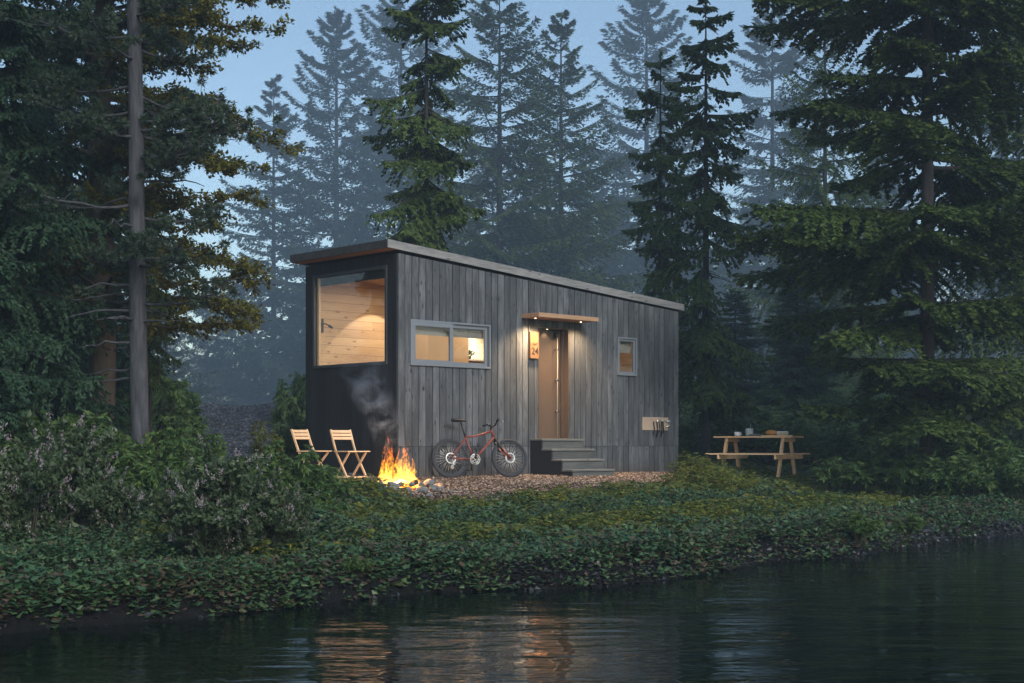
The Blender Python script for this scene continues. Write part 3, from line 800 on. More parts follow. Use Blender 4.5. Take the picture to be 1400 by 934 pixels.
mb = MB(); mb.torus((.062, 0, .045), .026, .007, 'y', 16, 6); mb.build('handle', M_CERA, mg)
jr = empty('glass_jar', on_table(-.17, -.05), 0, 'grey glass jar with a spoon beside the white mug', 'jar')
mb = MB(); mb.lathe([(0, 0), (.07, 0), (.075, .02), (.075, .15), (.068, .155), (.066, .15), (.066, .02), (0, .015)], n=22); mb.build('body', plain('cloudy_glass', (.36, .42, .42), .15, nscale=14, var=.35), jr)
mb = MB(); mb.tube([(.0, 0, .02), (.03, .01, .235)], .005, 6); mb.build('spoon', M_SPOKE, jr)
for k in range(3):
    p_ = on_table(-.03+.005*k, -.14); 
    q = MB(); q.lathe([(0, 0), (.07, 0), (.125, .014), (.128, .018), (.07, .006), (0, .006)], n=28)
    pz = q.build('plate', M_BLUE, loc=(p_[0], p_[1], p_[2]+.0125*k))
    tag(pz, ('grey blue plate at the bottom of the small plate stack', 'grey blue plate in the middle of the small plate stack', 'grey blue plate on top of the small plate stack')[k], 'plate', 'plates stacked on the table')
bdp = on_table(.36, -.03)
q = MB(); q.box(-.25, .25, -.13, .13, 0, .02); q.box(.25, .34, -.03, .03, 0, .02)
bd = q.build('cutting_board', M_LARCH, bevel=.005, loc=bdp); bd.rotation_euler = (0, 0, R(-31)); tag(bd, 'wooden cutting board carrying bread and cheese', 'cutting board')
def on_board(a, b): return tuple(tm @ Vector((.36+a, -.03+b, .767)))
q = MB()
prof = [(0, 0)]+[(.062*math.sin(PI*k/10), .06-.06*math.cos(PI*k/10)) for k in range(1, 10)]+[(0, .12)]
q.lathe(prof, n=20)
br = q.build('bread_loaf', plain('bread_crust', (.5, .25, .06), .7, nscale=18, var=.35, bump=.4), loc=on_board(-.08, 0)); br.scale = (1.9, 1.05, .85); br.rotation_euler = (0, 0, R(-31))
tag(br, 'golden brown bread loaf on the cutting board', 'bread')
q = MB(); q.box(-.11, .11, -.045, .045, 0, .075); bo = q.build('napkin_bundle', plain('white_linen', (.62, .63, .62), .8, nscale=12, var=.1), bevel=.02, seg=3, loc=on_board(.13, .045)); bo.rotation_euler = (0, 0, R(-20)); tag(bo, 'folded white linen bundle beside the bread', 'napkin')
q = MB(); q.add([(-.06, -.04, 0), (.07, 0, 0), (-.06, .04, 0), (-.06, -.04, .055), (.07, 0, .05), (-.06, .04, .055)], [(2, 1, 0), (3, 4, 5), (0, 1, 4, 3), (1, 2, 5, 4), (2, 0, 3, 5)])
ch = q.build('cheese_wedge', plain('pale_cheese', (.6, .56, .36), .55, nscale=10, var=.12), bevel=.004, loc=on_board(.19, -.07)); ch.rotation_euler = (0, 0, R(20)); tag(ch, 'pale cheese wedge at the end of the cutting board', 'cheese')

# ------------------------------------------------------------------ campfire, its stones, smoke
FX, FY = px(545, 21.2), 21.2
FZ = gz(FX, FY)
fire = empty('campfire', (FX, FY, FZ), 0, 'burning campfire with yellow flames inside a ring of grey rocks', 'campfire')
t = NT('flame'); o = t.obj(); sp = t.n('ShaderNodeSeparateXYZ'); t.l(o, sp.inputs[0])
n1 = t.noise(o, 7, 4, .6, sc=(1.3, 1.3, .55), dist=.9); n2 = t.noise(o, 24, 3, .6, sc=(1, 1, .5), dist=1.2)
hgt = t.math('ADD', t.math('MULTIPLY', sp.outputs[2], 1.05), t.math('MULTIPLY', t.math('SUBTRACT', n1, .5), 1.1))
c = t.ramp(hgt, [(0.0, (1.0, .50, .07)), (.34, (1.0, .42, .035)), (.6, (1.0, .20, .012)), (.9, (.75, .09, .01))])
al = t.math('ADD', t.math('MULTIPLY', n2, .65), t.math('MULTIPLY', n1, .65))
al = t.ramp(t.math('SUBTRACT', al, t.math('MULTIPLY', sp.outputs[2], .16)), [(.55, (0, 0, 0)), (.66, (1, 1, 1))])
em = t.n('ShaderNodeEmission'); t.l(c, em.inputs[0]); t.l(t.math('MULTIPLY', al, t.math('ADD', .015, t.math('MULTIPLY', t.math('POWER', n2, 2.5), .85))), em.inputs[1])
tr = t.n('ShaderNodeBsdfTransparent'); mx = t.n('ShaderNodeAddShader')
t.l(tr.outputs[0], mx.inputs[0]); t.l(em.outputs[0], mx.inputs[1])
oo = t.n('ShaderNodeOutputMaterial'); t.l(mx.outputs[0], oo.inputs[0]); M_FLAME = t.mat
mb = MB(); rr = random.Random(5)
tong = [(-.27, .05, .80, .035), (-.20, 0, .60, .07), (-.14, .1, .46, .08), (-.07, -.05, .54, .09), (0, .05, .50, .10), (.05, -.08, .42, .10), (.12, .02, .46, .09),
        (.17, .08, .74, .035), (.19, -.04, .36, .08), (.25, 0, .26, .07), (-.30, -.02, .36, .05), (.28, .06, .2, .06), (-.1, -.15, .3, .09), (.08, -.16, .28, .09), (-.22, -.1, .28, .07), (.2, -.12, .22, .07), (.0, .16, .4, .08), (-.33, .05, .2, .05), (.32, -.02, .14, .05)]
tong += [(rr.uniform(-.3, .3), rr.uniform(-.18, .18), rr.uniform(.12, .34), rr.uniform(.03, .06)) for _ in range(22)]
for (x0, y0, h_, r0) in tong:
    h_ *= 1.45; n_ = 14; pts = []; rs = []; ph = rr.uniform(0, 6); ln = rr.uniform(-.12, .16)
    for k in range(n_):
        s = k/(n_-1)
        pts.append((x0*(1-.25*s)+.045*math.sin(ph+s*6.5)*s+ln*h_*s*s, y0+.03*math.cos(ph*1.7+s*6)*s, .0+h_*s))
        rs.append(max(.002, r0*(.55+.75*math.sin(PI*min(1, s*1.25))*.6)*(1-s)**.75*(1+.25*math.sin(ph*3+s*17))))
    mb.tube(pts, rs, 10)
for _ in range(16):                                # loose sparks above
    a = Vector((rr.uniform(-.25, .3), rr.uniform(-.1, .1), rr.uniform(.5, .95))); mb.tube([a, a+Vector((rr.uniform(-.015, .015), 0, rr.uniform(.012, .035)))], [.004, .002], 5)
mb.build('flame', M_FLAME, fire)
M_CHAR = plain('charred_wood', (.03, .022, .018), .95, nscale=14, var=.6, bump=.6)
for k, (a, b) in enumerate([((-.3, -.1, .04), (.22, .12, .09)), ((-.2, .18, .05), (.28, -.12, .1)), ((-.05, -.22, .04), (.1, .22, .13))]):
    mb = MB(); A = Vector(a); Bv = Vector(b); mb.tube([A.lerp(Bv, q/6)+Vector((0, 0, .008*math.sin(q*2.1+k))) for q in range(7)], [.04, .046, .042, .048, .043, .045, .038], 9); mb.build('log', M_CHAR, fire)
t = NT('embers'); o = t.obj(); n = t.noise(o, 28, 4, .7); e = t.n('ShaderNodeEmission'); t.l(t.ramp(n, [(.45, (.05, .004, 0)), (.62, (1, .25, .02)), (.75, (1, .55, .1))]), e.inputs[0]); e.inputs[1].default_value = 1.6
oo = t.n('ShaderNodeOutputMaterial'); t.l(e.outputs[0], oo.inputs[0])
mb = MB(); mb.lathe([(.34, -.03), (.27, .02), (.14, .05), (0, .06)], n=24); mb.build('ember_bed', t.mat, fire)
lamp('fire_glow', 'POINT', (0, -.02, .15), fire, 62, (1, .50, .20), .08)

M_ROCK = plain('grey_rock', (.14, .15, .165), .85, nscale=9, var=.5, bump=.5)
M_ROCKT = plain('tan_rock', (.32, .25, .18), .85, nscale=9, var=.35, bump=.5)
import bmesh
def rock_mesh(seed, mat, sx=1, sy=1, sz=.7):
    r_ = random.Random(seed); bm = bmesh.new()
    for _ in range(16):
        v_ = Vector((r_.gauss(0, 1), r_.gauss(0, 1), r_.gauss(0, 1))).normalized()*r_.uniform(.82, 1.05)
        bm.verts.new((v_.x*sx, v_.y*sy, v_.z*sz))
    res = bmesh.ops.convex_hull(bm, input=bm.verts)
    bmesh.ops.delete(bm, geom=[v_ for v_ in bm.verts if not v_.link_faces], context='VERTS')
    bmesh.ops.bevel(bm, geom=list(bm.edges), offset=.06, segments=2, affect='EDGES')
    bm.normal_update(); me = bpy.data.meshes.new('rock'); bm.to_mesh(me); bm.free(); me.materials.append(mat); return me
RM = [rock_mesh(s, M_ROCK, 1, .8, .62) for s in range(6)]; RT = [rock_mesh(40+s, M_ROCKT, 1, .8, .7) for s in range(2)]
def rock(me, x, y, s, dz, label, group=None, rz=0):
    o_ = bpy.data.objects.new('rock', me); COL.objects.link(o_); o_.location = (x, y, gz(x, y)+dz); o_.scale = (s, s, s); o_.rotation_euler = (rr.uniform(-.3, .3), rr.uniform(-.3, .3), rz)
    return tag(o_, label, 'rock', group)
for k in range(26):
    a = 2*PI*k/26+rr.uniform(-.08, .08); rad = .52*rr.uniform(.9, 1.12)
    rock(RM[k % 6], FX+rad*math.cos(a)*1.08, FY+rad*math.sin(a), rr.uniform(.075, .125), .02, 'angular grey rock in the ring around the campfire', 'grey rocks ringing the campfire', rr.uniform(0, 6))
for k in range(34):
    a = rr.uniform(PI*1.08, PI*1.98); rad = rr.uniform(.6, .98)
    rock(RM[k % 6], FX+rad*math.cos(a), FY+rad*math.sin(a), rr.uniform(.022, .06), .012, 'loose grey stone scattered in front of the campfire ring', 'small stones in front of the fire', rr.uniform(0, 6))
for k in range(9):
    a = PI*1.15+k*.1*PI; rock(RM[(k*2) % 6], FX+.50*math.cos(a), FY+.44*math.sin(a), rr.uniform(.055, .09), .10, 'grey rock lying on top of the campfire ring', 'rocks on top of the ring', rr.uniform(0, 6))
rock(RM[1], FX-.05, FY-.62, .15, .03, 'large flat blue grey rock at the front of the campfire', None, .3)
rock(RM[3], FX-.58, FY-.2, .13, .0, 'flat slab rock at the chair side of the campfire', None, 1.2)
rock(RT[0], FX+.44, FY+.28, .10, .09, 'tall tan rock lit by the flames beside the bicycle', None, .6)
rock(RT[1], FX+.60, FY+.10, .085, .06, 'smaller tan rock at the bicycle side of the campfire', None, 2)

# smoke drifting off the fire
t = NT('smoke_vol'); o = t.obj()
n = t.noise(o, 3.6, 5, .6, dist=.7)
gd = t.n('ShaderNodeSeparateXYZ'); t.l(o, gd.inputs[0])


zc = gd.outputs[2]
ax_ = t.math('SUBTRACT', gd.outputs[0], t.math('SUBTRACT', t.math('MULTIPLY', t.math('SINE', t.math('MULTIPLY', zc, 3.4)), .10), t.math('MULTIPLY', zc, .13)))
rad = t.math('ADD', .16, t.math('MULTIPLY', zc, .2))
q = t.math('DIVIDE', t.math('SQRT', t.math('ADD', t.math('MULTIPLY', ax_, ax_), t.math('MULTIPLY', gd.outputs[1], gd.outputs[1]))), rad)
fall = t.math('SUBTRACT', 1.0, q, clamp=True)
top = t.n('ShaderNodeMapRange', i_1=.95, i_2=1.75, i_3=1.0, i_4=0.0); t.l(zc, top.inputs[0])
bot = t.n('ShaderNodeMapRange', i_1=.0, i_2=.5, i_3=0.1, i_4=1.0); t.l(zc, bot.inputs[0])
dn = t.math('MULTIPLY', t.math('MULTIPLY', t.math('MULTIPLY', fall, top.outputs[0]), bot.outputs[0]), t.ramp(n, [(.49, (0, 0, 0)), (.64, (1, 1, 1))]))
pv = t.n('ShaderNodeVolumePrincipled'); pv.inputs['Color'].default_value = (.26, .37, .55, 1)
t.l(t.math('MULTIPLY', dn, 4.0), pv.inputs['Density'])
oo = t.n('ShaderNodeOutputMaterial'); t.l(pv.outputs[0], oo.inputs['Volume'])
mb = MB(); prof = [(0, -.02), (.2, -.02), (.32, .3), (.5, .8), (.7, 1.3), (.7, 1.6), (.4, 1.8), (0, 1.82)]
mb.lathe(prof, n=24)
smoke = mb.build('smoke', t.mat, loc=(FX-.25, FY+.30, FZ+.35)); tag(smoke, 'blue grey smoke plume rising from the campfire', 'smoke', kind='stuff')

# ------------------------------------------------------------------ conifers
M_BARK = bark('spruce_bark', (.012, .0115, .0125), (.046, .044, .047), 12)
M_BARKG = bark('pine_bark', (.012, .013, .017), (.085, .09, .105), 12)
M_BARKT = bark('oak_bark', (.032, .026, .021), (.105, .088, .072), 6)
M_TWIG = plain('twig', (.045, .04, .036), .9, nscale=20, var=.4)
M_SPR = leaf_mat('spruce_needles', [(.011, .026, .007), (.030, .058, .012), (.060, .096, .018), (.10, .135, .028)], .18, .6)
M_SPRF = leaf_mat('blue_spruce_needles', [(.012, .026, .015), (.024, .046, .022), (.038, .062, .028)], .15, .6)
M_HEM = leaf_mat('hemlock_needles', [(.010, .028, .016), (.024, .056, .030), (.046, .088, .046)], .18, .55)
M_PNE = leaf_mat('pine_needles', [(.016, .032, .020), (.032, .055, .034), (.055, .085, .055)], .15, .5)
M_OAK = leaf_mat('oak_leaves', [(.044, .050, .006), (.092, .094, .011), (.15, .145, .018)], .35, .55)

def spruce_branch(rng, L, droop, lift, nsec, sec, hang, tl, tw, sp):
    Bs, Ds, Ss, Ls = [], [], [], []
    def P(s): return np.array([L*s, .04*L*math.sin(3*s+ph), L*(-droop*s+lift*s**2.6)])
    ph = rng.uniform(0, 6)
    def sprays(p0, d, l, hg, taper=True):
        m = max(2, int(l/sp)); q = (np.arange(m)+rng.uniform(0, 1, m)*.8)/m
        pts = p0+d*l*q[:, None]; pts[:, 2] -= hg*l*q**2*.55
        lat = np.cross(d, [0, 0, 1]); lat /= max(1e-6, np.linalg.norm(lat))
        for sd in (-1, 1, 0):
            a = rng.uniform(.45, 1.05, m) if sd else rng.uniform(-.3, .3, m)
            dd = d*np.cos(a)[:, None]+lat*(sd if sd else 1)*np.sin(a)[:, None]
            dd[:, 2] += rng.normal(-.28*hang*2-.05, .3, m)
            Bs.append(pts); Ds.append(dd); Ss.append(np.cross(dd, [0, 0, 1])+rng.normal(0, .45, (m, 3)))
            Ls.append(tl*rng.uniform(.55, 1.15, m)*(1-.35*q if taper else 1))
    for i in range(nsec):
        s = .10+.9*(i+rng.uniform(0, .8))/nsec; sd = 1 if i % 2 else -1
        l = L*sec*((1-s)**.7*.95+.10)*min(1, s/.22+.25)*rng.uniform(.75, 1.15)
        a = rng.uniform(.7, 1.15)
        d = np.array([math.cos(a), sd*math.sin(a), -hang*rng.uniform(.1, .7)+.0]); d /= np.linalg.norm(d)
        sprays(P(s), d, l, hang)
    for i in range(10):
        s = .2+.08*i
        if s < 1: sprays(P(s), np.array([1, 0, -droop+.2*s]), L*.1, 0, False)
    sprays(P(.93), np.array([1, 0, 0.05]), L*.14, 0)
    ax = np.array([P(s) for s in np.linspace(0, .96, 9)])
    return np.concatenate(Bs), np.concatenate(Ds), np.concatenate(Ss), np.concatenate(Ls), ax

def conifer_mesh(name, seed, H, Rm, z0, whorl, nbr, drop, droop, lift, hang, sec, tl, tw, sp, tr, leaf, barkm, shape=.8, topang=.75, lowang=-.12, dens=1.0, bend=.0, lenvar=.3, dead=0, nsecm=15, minr=.16, jit=.5):
    """trunk mesh (with limbs) and crown mesh; returned as two unparented objects"""
    rng = np.random.default_rng(seed)
    tmpl = {}
    for L in (.35, .7, 1.2, 1.9, 2.8, 3.8, 5.2):
        if L < Rm*1.35: tmpl[L] = [spruce_branch(rng, L, droop, lift, int((6+nsecm*L**.75)*dens), sec, hang, tl, tw, sp) for _ in range(3)]
    keys = np.array(sorted(tmpl))
    V_, Bk = [], []
    def axis_at(z): return np.array([bend*math.sin(z/H*2.2)*H*.03, bend*.4*math.cos(z/H*3)*H*.02-bend*.4*H*.02, z])
    zs = np.linspace(-.5, H, 22)
    trv = tube_np(np.array([axis_at(z) for z in zs]), np.maximum(.008, tr*(1-np.clip(zs, 0, H)/H)**.85+.004+tr*.35*np.exp(-np.clip(zs+.3, 0, 9)*3)), 10)
    limbs = [(trv[0], trv[1], 0)]
    z = z0; ga = rng.uniform(0, 6)
    BB, DD, SS, LL = [], [], [], []
    while z < H-.12:
        zr = (z-z0)/(H-z0)
        Rz = Rm*((1-zr)**shape)*(min(1, .62+zr*3.2))+minr
        n = nbr if zr < .9 else max(3, nbr-1)
        ga += .7
        for k in range(n):
            if rng.uniform() < drop*(1-.6*zr): continue
            L = Rz*rng.uniform(1-lenvar, 1+lenvar*.7)
            key = keys[np.argmin(np.abs(keys-L))]; B, D, S, Ln, ax = tmpl[key][rng.integers(3)]; sc = L/key
            el = lowang+(topang-lowang)*zr**1.6+rng.normal(0, .07)
            M = rotz(ga+2*PI*k/n+rng.normal(0, .18)) @ roty(-el) @ rotx(rng.normal(0, .12))
            o_ = axis_at(z+rng.uniform(-jit, jit)*whorl)
            BB.append((B*sc) @ M.T+o_); DD.append(D @ M.T); SS.append(S @ M.T); LL.append(Ln*(.55+.45*min(1.3, sc)))
            a_ = (ax*sc) @ M.T+o_
            limbs.append((*tube_np(a_, np.linspace(.008+.011*L, .003, len(a_)), 5), 0))
        z += whorl*rng.uniform(.75, 1.25)*(1 if zr < .75 else .75)
    for k in range(dead):                            # bare dead twigs low on the trunk
        z_ = rng.uniform(z0*.25, z0+(H-z0)*.45); a = rng.uniform(0, 2*PI); l = rng.uniform(.3, 1.1)*min(1, Rm*.6)
        p0 = axis_at(z_); q_ = np.linspace(0, 1, 6)[:, None]
        pts = p0+np.array([[math.cos(a), math.sin(a), 0]])*l*q_+np.array([[0, 0, -.35]])*l*q_**1.7+rng.normal(0, .015, (6, 3))*q_
        limbs.append((*tube_np(pts, np.linspace(.014, .003, 6), 5), 0))
    # leader
    m = 26; q_ = np.linspace(.0, 1, m); p_ = np.stack([np.zeros(m)+axis_at(H)[0], np.zeros(m)+axis_at(H)[1], H-.5+.5*q_], -1); a = rng.uniform(0, 2*PI, m)
    BB.append(p_); DD.append(np.stack([np.cos(a)*.7, np.sin(a)*.7, np.full(m, .75)], -1)); SS.append(rng.normal(0, 1, (m, 3))); LL.append(np.full(m, tl)*rng.uniform(.4, .9, m))
    B = np.concatenate(BB); D = np.concatenate(DD); S = np.concatenate(SS); Ln = np.concatenate(LL)
    v, f = leaves(B, D, S, Ln, tw*RNGU(rng, len(B)), .18, .5)
    trunk = np_mesh('trunk', limbs, barkm, smooth=True); crown = np_mesh('crown', [(v, f, 0)], leaf)
    print('TREE', name, len(f))
    return trunk, crown
def RNGU(rng, n): return rng.uniform(.7, 1.25, n)

PROTO = {}
def get(kind):
    if kind in PROTO: return PROTO[kind]
    P = {
     # big dense spruce on the right
     'bigspruce': dict(seed=3, H=18.0, Rm=3.3, z0=1.7, whorl=.86, nbr=8, drop=.08, droop=.08, lift=-.04, hang=.5, sec=.46, tl=.16, tw=.060, sp=.042, tr=.14, leaf=M_SPR, barkm=M_BARK, shape=.5, topang=.35, lowang=.04, nsecm=20, lenvar=.34, jit=.16),
     'midspruce': dict(seed=4, H=15, Rm=3.7, z0=1.2, whorl=.58, nbr=6, drop=.12, droop=.10, lift=.20, hang=.8, sec=.42, tl=.17, tw=.046, sp=.075, tr=.15, leaf=M_SPR, barkm=M_BARK, shape=.68, topang=.6, lowang=-.08, nsecm=15),
     'leaderspruce': dict(seed=8, H=15, Rm=4.1, z0=1.0, whorl=.62, nbr=6, drop=.10, droop=.06, lift=.18, hang=.7, sec=.40, tl=.17, tw=.046, sp=.075, tr=.14, leaf=M_SPR, barkm=M_BARK, shape=.92, topang=.6, lowang=-.05, nsecm=15),
     'slimspruce': dict(seed=5, H=11.5, Rm=1.25, z0=3.6, whorl=.50, nbr=5, drop=.38, droop=.40, lift=.22, hang=1.1, sec=.52, tl=.16, tw=.055, sp=.045, tr=.085, leaf=M_SPR, barkm=M_BARK, shape=.42, topang=.35, lowang=-.38, nsecm=16, lenvar=.45, dead=30),
     'slimspruce2': dict(seed=9, H=10.5, Rm=1.35, z0=1.9, whorl=.48, nbr=5, drop=.44, droop=.40, lift=.20, hang=1.1, sec=.52, tl=.16, tw=.055, sp=.045, tr=.10, leaf=M_SPR, barkm=M_BARK, shape=.50, topang=.4, lowang=-.36, nsecm=16, lenvar=.42, dead=44),
     'farspruce': dict(seed=6, H=24, Rm=6.2, z0=1.5, whorl=.95, nbr=7, drop=.06, droop=.12, lift=.40, hang=1.0, sec=.22, tl=.30, tw=.075, sp=.13, tr=.2, leaf=M_SPRF, barkm=M_BARK, shape=.8, topang=.55, lowang=-.1, nsecm=11, dens=1.0),
     'farspruce2': dict(seed=7, H=22, Rm=5.0, z0=2.0, whorl=1.0, nbr=6, drop=.12, droop=.08, lift=.25, hang=.8, sec=.32, tl=.30, tw=.075, sp=.14, tr=.18, leaf=M_SPRF, barkm=M_BARK, shape=.88, topang=.5, lowang=-.1, nsecm=11, dens=1.0),
     'hemlock': dict(seed=10, H=13, Rm=3.0, z0=.9, whorl=.42, nbr=6, drop=.08, droop=.22, lift=.02, hang=.75, sec=.46, tl=.16, tw=.052, sp=.06, tr=.15, leaf=M_HEM, barkm=M_BARK, shape=.55, topang=.4, lowang=-.05, nsecm=18, lenvar=.3),
    }[kind]
    PROTO[kind] = [conifer_mesh(kind, **P), True]
    return PROTO[kind]
def tree(kind, x, Y, h, label, name='spruce_tree', rz=0, group=None, wide=1.0, zoff=0):
    H0 = {'bigspruce': 18.0, 'midspruce': 15, 'leaderspruce': 15, 'slimspruce': 11.5, 'slimspruce2': 10.5, 'farspruce': 24, 'farspruce2': 22, 'hemlock': 13}[kind]
    e = get(kind); (tk, cr), fresh = e
    r_ = empty(name, (x, Y, gz(x, Y)+zoff), rz, label, 'tree', group); s = h/H0; r_.scale = (s*wide, s*wide, s)
    if fresh: e[1] = False
    else:
        tk = tk.copy(); COL.objects.link(tk); cr = cr.copy(); COL.objects.link(cr)
    tk.parent = r_; cr.parent = r_
    return r_
def hgt_for(pxx, Y, tip):           # tree height that carries its tip to a given elevation
    return CAMZ+(HOR-tip)/F*Y-gz(px(pxx, Y), Y)
def ftree(kind, pxx, Y, tip, label, rz=0, wide=1.0, **k):
    return tree(kind, px(pxx, Y), Y, hgt_for(pxx, Y, tip), label, rz=rz, wide=wide, **k)

ftree('bigspruce', 1268, 26.0, -720, 'huge dark spruce with spreading boughs and bare lower trunk on the right', rz=.4, wide=1.0)
ftree('midspruce', 1128, 58, -50, 'dim green spruce standing behind the big right hand spruce', rz=1.2, wide=.8)
ftree('midspruce', 1475, 33, -420, 'dark spruce cut by the right edge of the picture', rz=2.2, wide=.9)
ftree('slimspruce2', 965, 31.5, -12, 'slender dark spruce with drooping boughs behind the right end of the cabin', rz=.9, wide=1.05)
ftree('slimspruce2', 903, 33.5, 70, 'shorter drooping spruce close beside the slender one behind the cabin', rz=2.6, wide=.95)
ftree('slimspruce', 583, 33, -90, 'dark ragged spruce with bare trunk showing above the cabin roof', rz=.3, wide=1.12)
ftree('midspruce', 683, 112, -25, 'bushy grey green spruce behind the middle of the roof', rz=2.0, wide=1.2)
ftree('leaderspruce', 767, 118, 18, 'spruce with a thin leader spire behind the door canopy', rz=.7, wide=1.2)
ftree('farspruce', 460, 225, 12, 'tall hazy spruce with tufted top left of the cabin roof', rz=.2, wide=1.4)
ftree('farspruce', 548, 238, -40, 'tall hazy spruce behind the ragged dark spruce', rz=1.9, wide=1.4)
ftree('farspruce2', 374, 220, 108, 'thin pale blue hazy spruce with a spiky leader', rz=.5, wide=1.25)
ftree('farspruce', 884, 225, -30, 'tall hazy spruce seen between the leader spire and the slender spruce', rz=3.0, wide=1.4)
ftree('farspruce2', 1056, 205, -25, 'pale hazy spruce between the slender spruce and the big dark one', rz=4.1, wide=1.25)
ftree('hemlock', 1005, 43, 395, 'small dark conifer in the gap behind the left of the picnic table', name='hemlock_tree', rz=2, wide=1.5)
ftree('hemlock', 1090, 41, 372, 'small dark conifer in the gap behind the right of the picnic table', name='hemlock_tree', rz=5, wide=1.5)
ftree('farspruce2', 1392, 200, -30, 'pale hazy spruce beyond the boughs at the right edge', rz=2.4, wide=1.25)
ftree('farspruce2', 228, 130, 335, 'small hazy fir with flat boughs behind the bare left trunk', rz=1.0, wide=1.25)
ftree('hemlock', -25, 20.5, -560, 'dark hemlock with sweeping boughs at the far left', name='hemlock_tree', rz=.5, wide=.72)
ftree('hemlock', -190, 17.0, -480, 'hemlock cut by the left edge of the picture', name='hemlock_tree', rz=2.4, wide=.8)
ftree('hemlock', 95, 29, -260, 'hemlock standing behind the thick tan trunk', name='hemlock_tree', rz=4, wide=.7)
tree('hemlock', -12.5, 21, 14, 'hemlock out beyond the left hand shore trees', name='hemlock_tree', rz=1)
rr2 = random.Random(21)
for k in range(36):
    pxx = -160+k*48+rr2.uniform(-18, 18); Y = rr2.uniform(215, 255)
    tip = rr2.uniform(240, 330)
    if 180 < pxx < 420: tip = rr2.uniform(360, 420)
    if 560 < pxx < 860 or pxx > 960: tip = rr2.uniform(180, 320)
    ftree('farspruce' if k % 2 else 'farspruce2', pxx, Y, tip, 'misty spruce in the far forest behind the cabin', rz=k*1.3, wide=1.3, group='misty spruces far behind the cabin')

# tall pine with a long bare trunk
def pine():
    rng = np.random.default_rng(31); Y = 19.2; x = px(193, Y); H = 14.5
    r_ = empty('pine_tree', (x, Y, gz(x, Y)), 0, 'tall pine with long bare blue grey trunk beside the shore shrubs', 'tree')
    zs = np.linspace(-.4, H, 30)
    def A(z): return np.array([-.022*z-.01*math.sin(z*.9)*z*.3, .02*z, z])
    limbs = [(*tube_np([A(z) for z in zs], .118*(1-np.clip(zs, 0, H)/H)**.6+.012, 12), 0)]
    C_ = []
    for i in range(125):
        z = rng.uniform(2.4, 14.2) if i > 16 else rng.uniform(1.4, 5.2)
        a = rng.uniform(0, 2*PI); foliage = z > 2.5 and rng.uniform() < .9
        if z < 4.3 and foliage: foliage = rng.uniform() < .5
        L = (rng.uniform(.9, 2.0) if z < 8 else rng.uniform(.6, 1.6)) if foliage else rng.uniform(.4, 1.0)
        q = np.linspace(0, 1, 8)[:, None]; d = np.array([[math.cos(a), math.sin(a), 0]])
        pts = A(z)+d*L*q+np.array([[0, 0, 1]])*L*(-.18*q+.38*q**2.2)*(1 if foliage else -.4)+rng.normal(0, .03, (8, 3))*q
        limbs.append((*tube_np(pts, np.linspace(.024, .005, 8), 6), 0))
        if foliage:
            for j in range(rng.integers(16, 26)):
                s = rng.uniform(.4, 1); p = pts[min(7, int(s*7))]+rng.normal(0, .2*L*.6, 3)*np.array([1, 1, .4])
                limbs.append((*tube_np(np.array([pts[min(7, int(s*6))], (pts[min(7, int(s*6))]+p)/2+[0, 0, -.03], p]), [.007, .005, .003], 4), 0)); C_.append(p)
    C_ = np.array(C_); n = 120
    d = nz(rng.normal(0, 1, (len(C_), n, 3))+np.array([0, 0, .35])); B = (C_[:, None]+d*.01).reshape(-1, 3); d = d.reshape(-1, 3)
    v, f = leaves(B, d, rng.normal(0, 1, d.shape), rng.uniform(.055, .10, len(d)), rng.uniform(.009, .014, len(d)), .0)
    np_mesh('trunk', limbs, M_BARKG, r_, True); np_mesh('crown', [(v, f, 0)], M_PNE, r_)
pine()

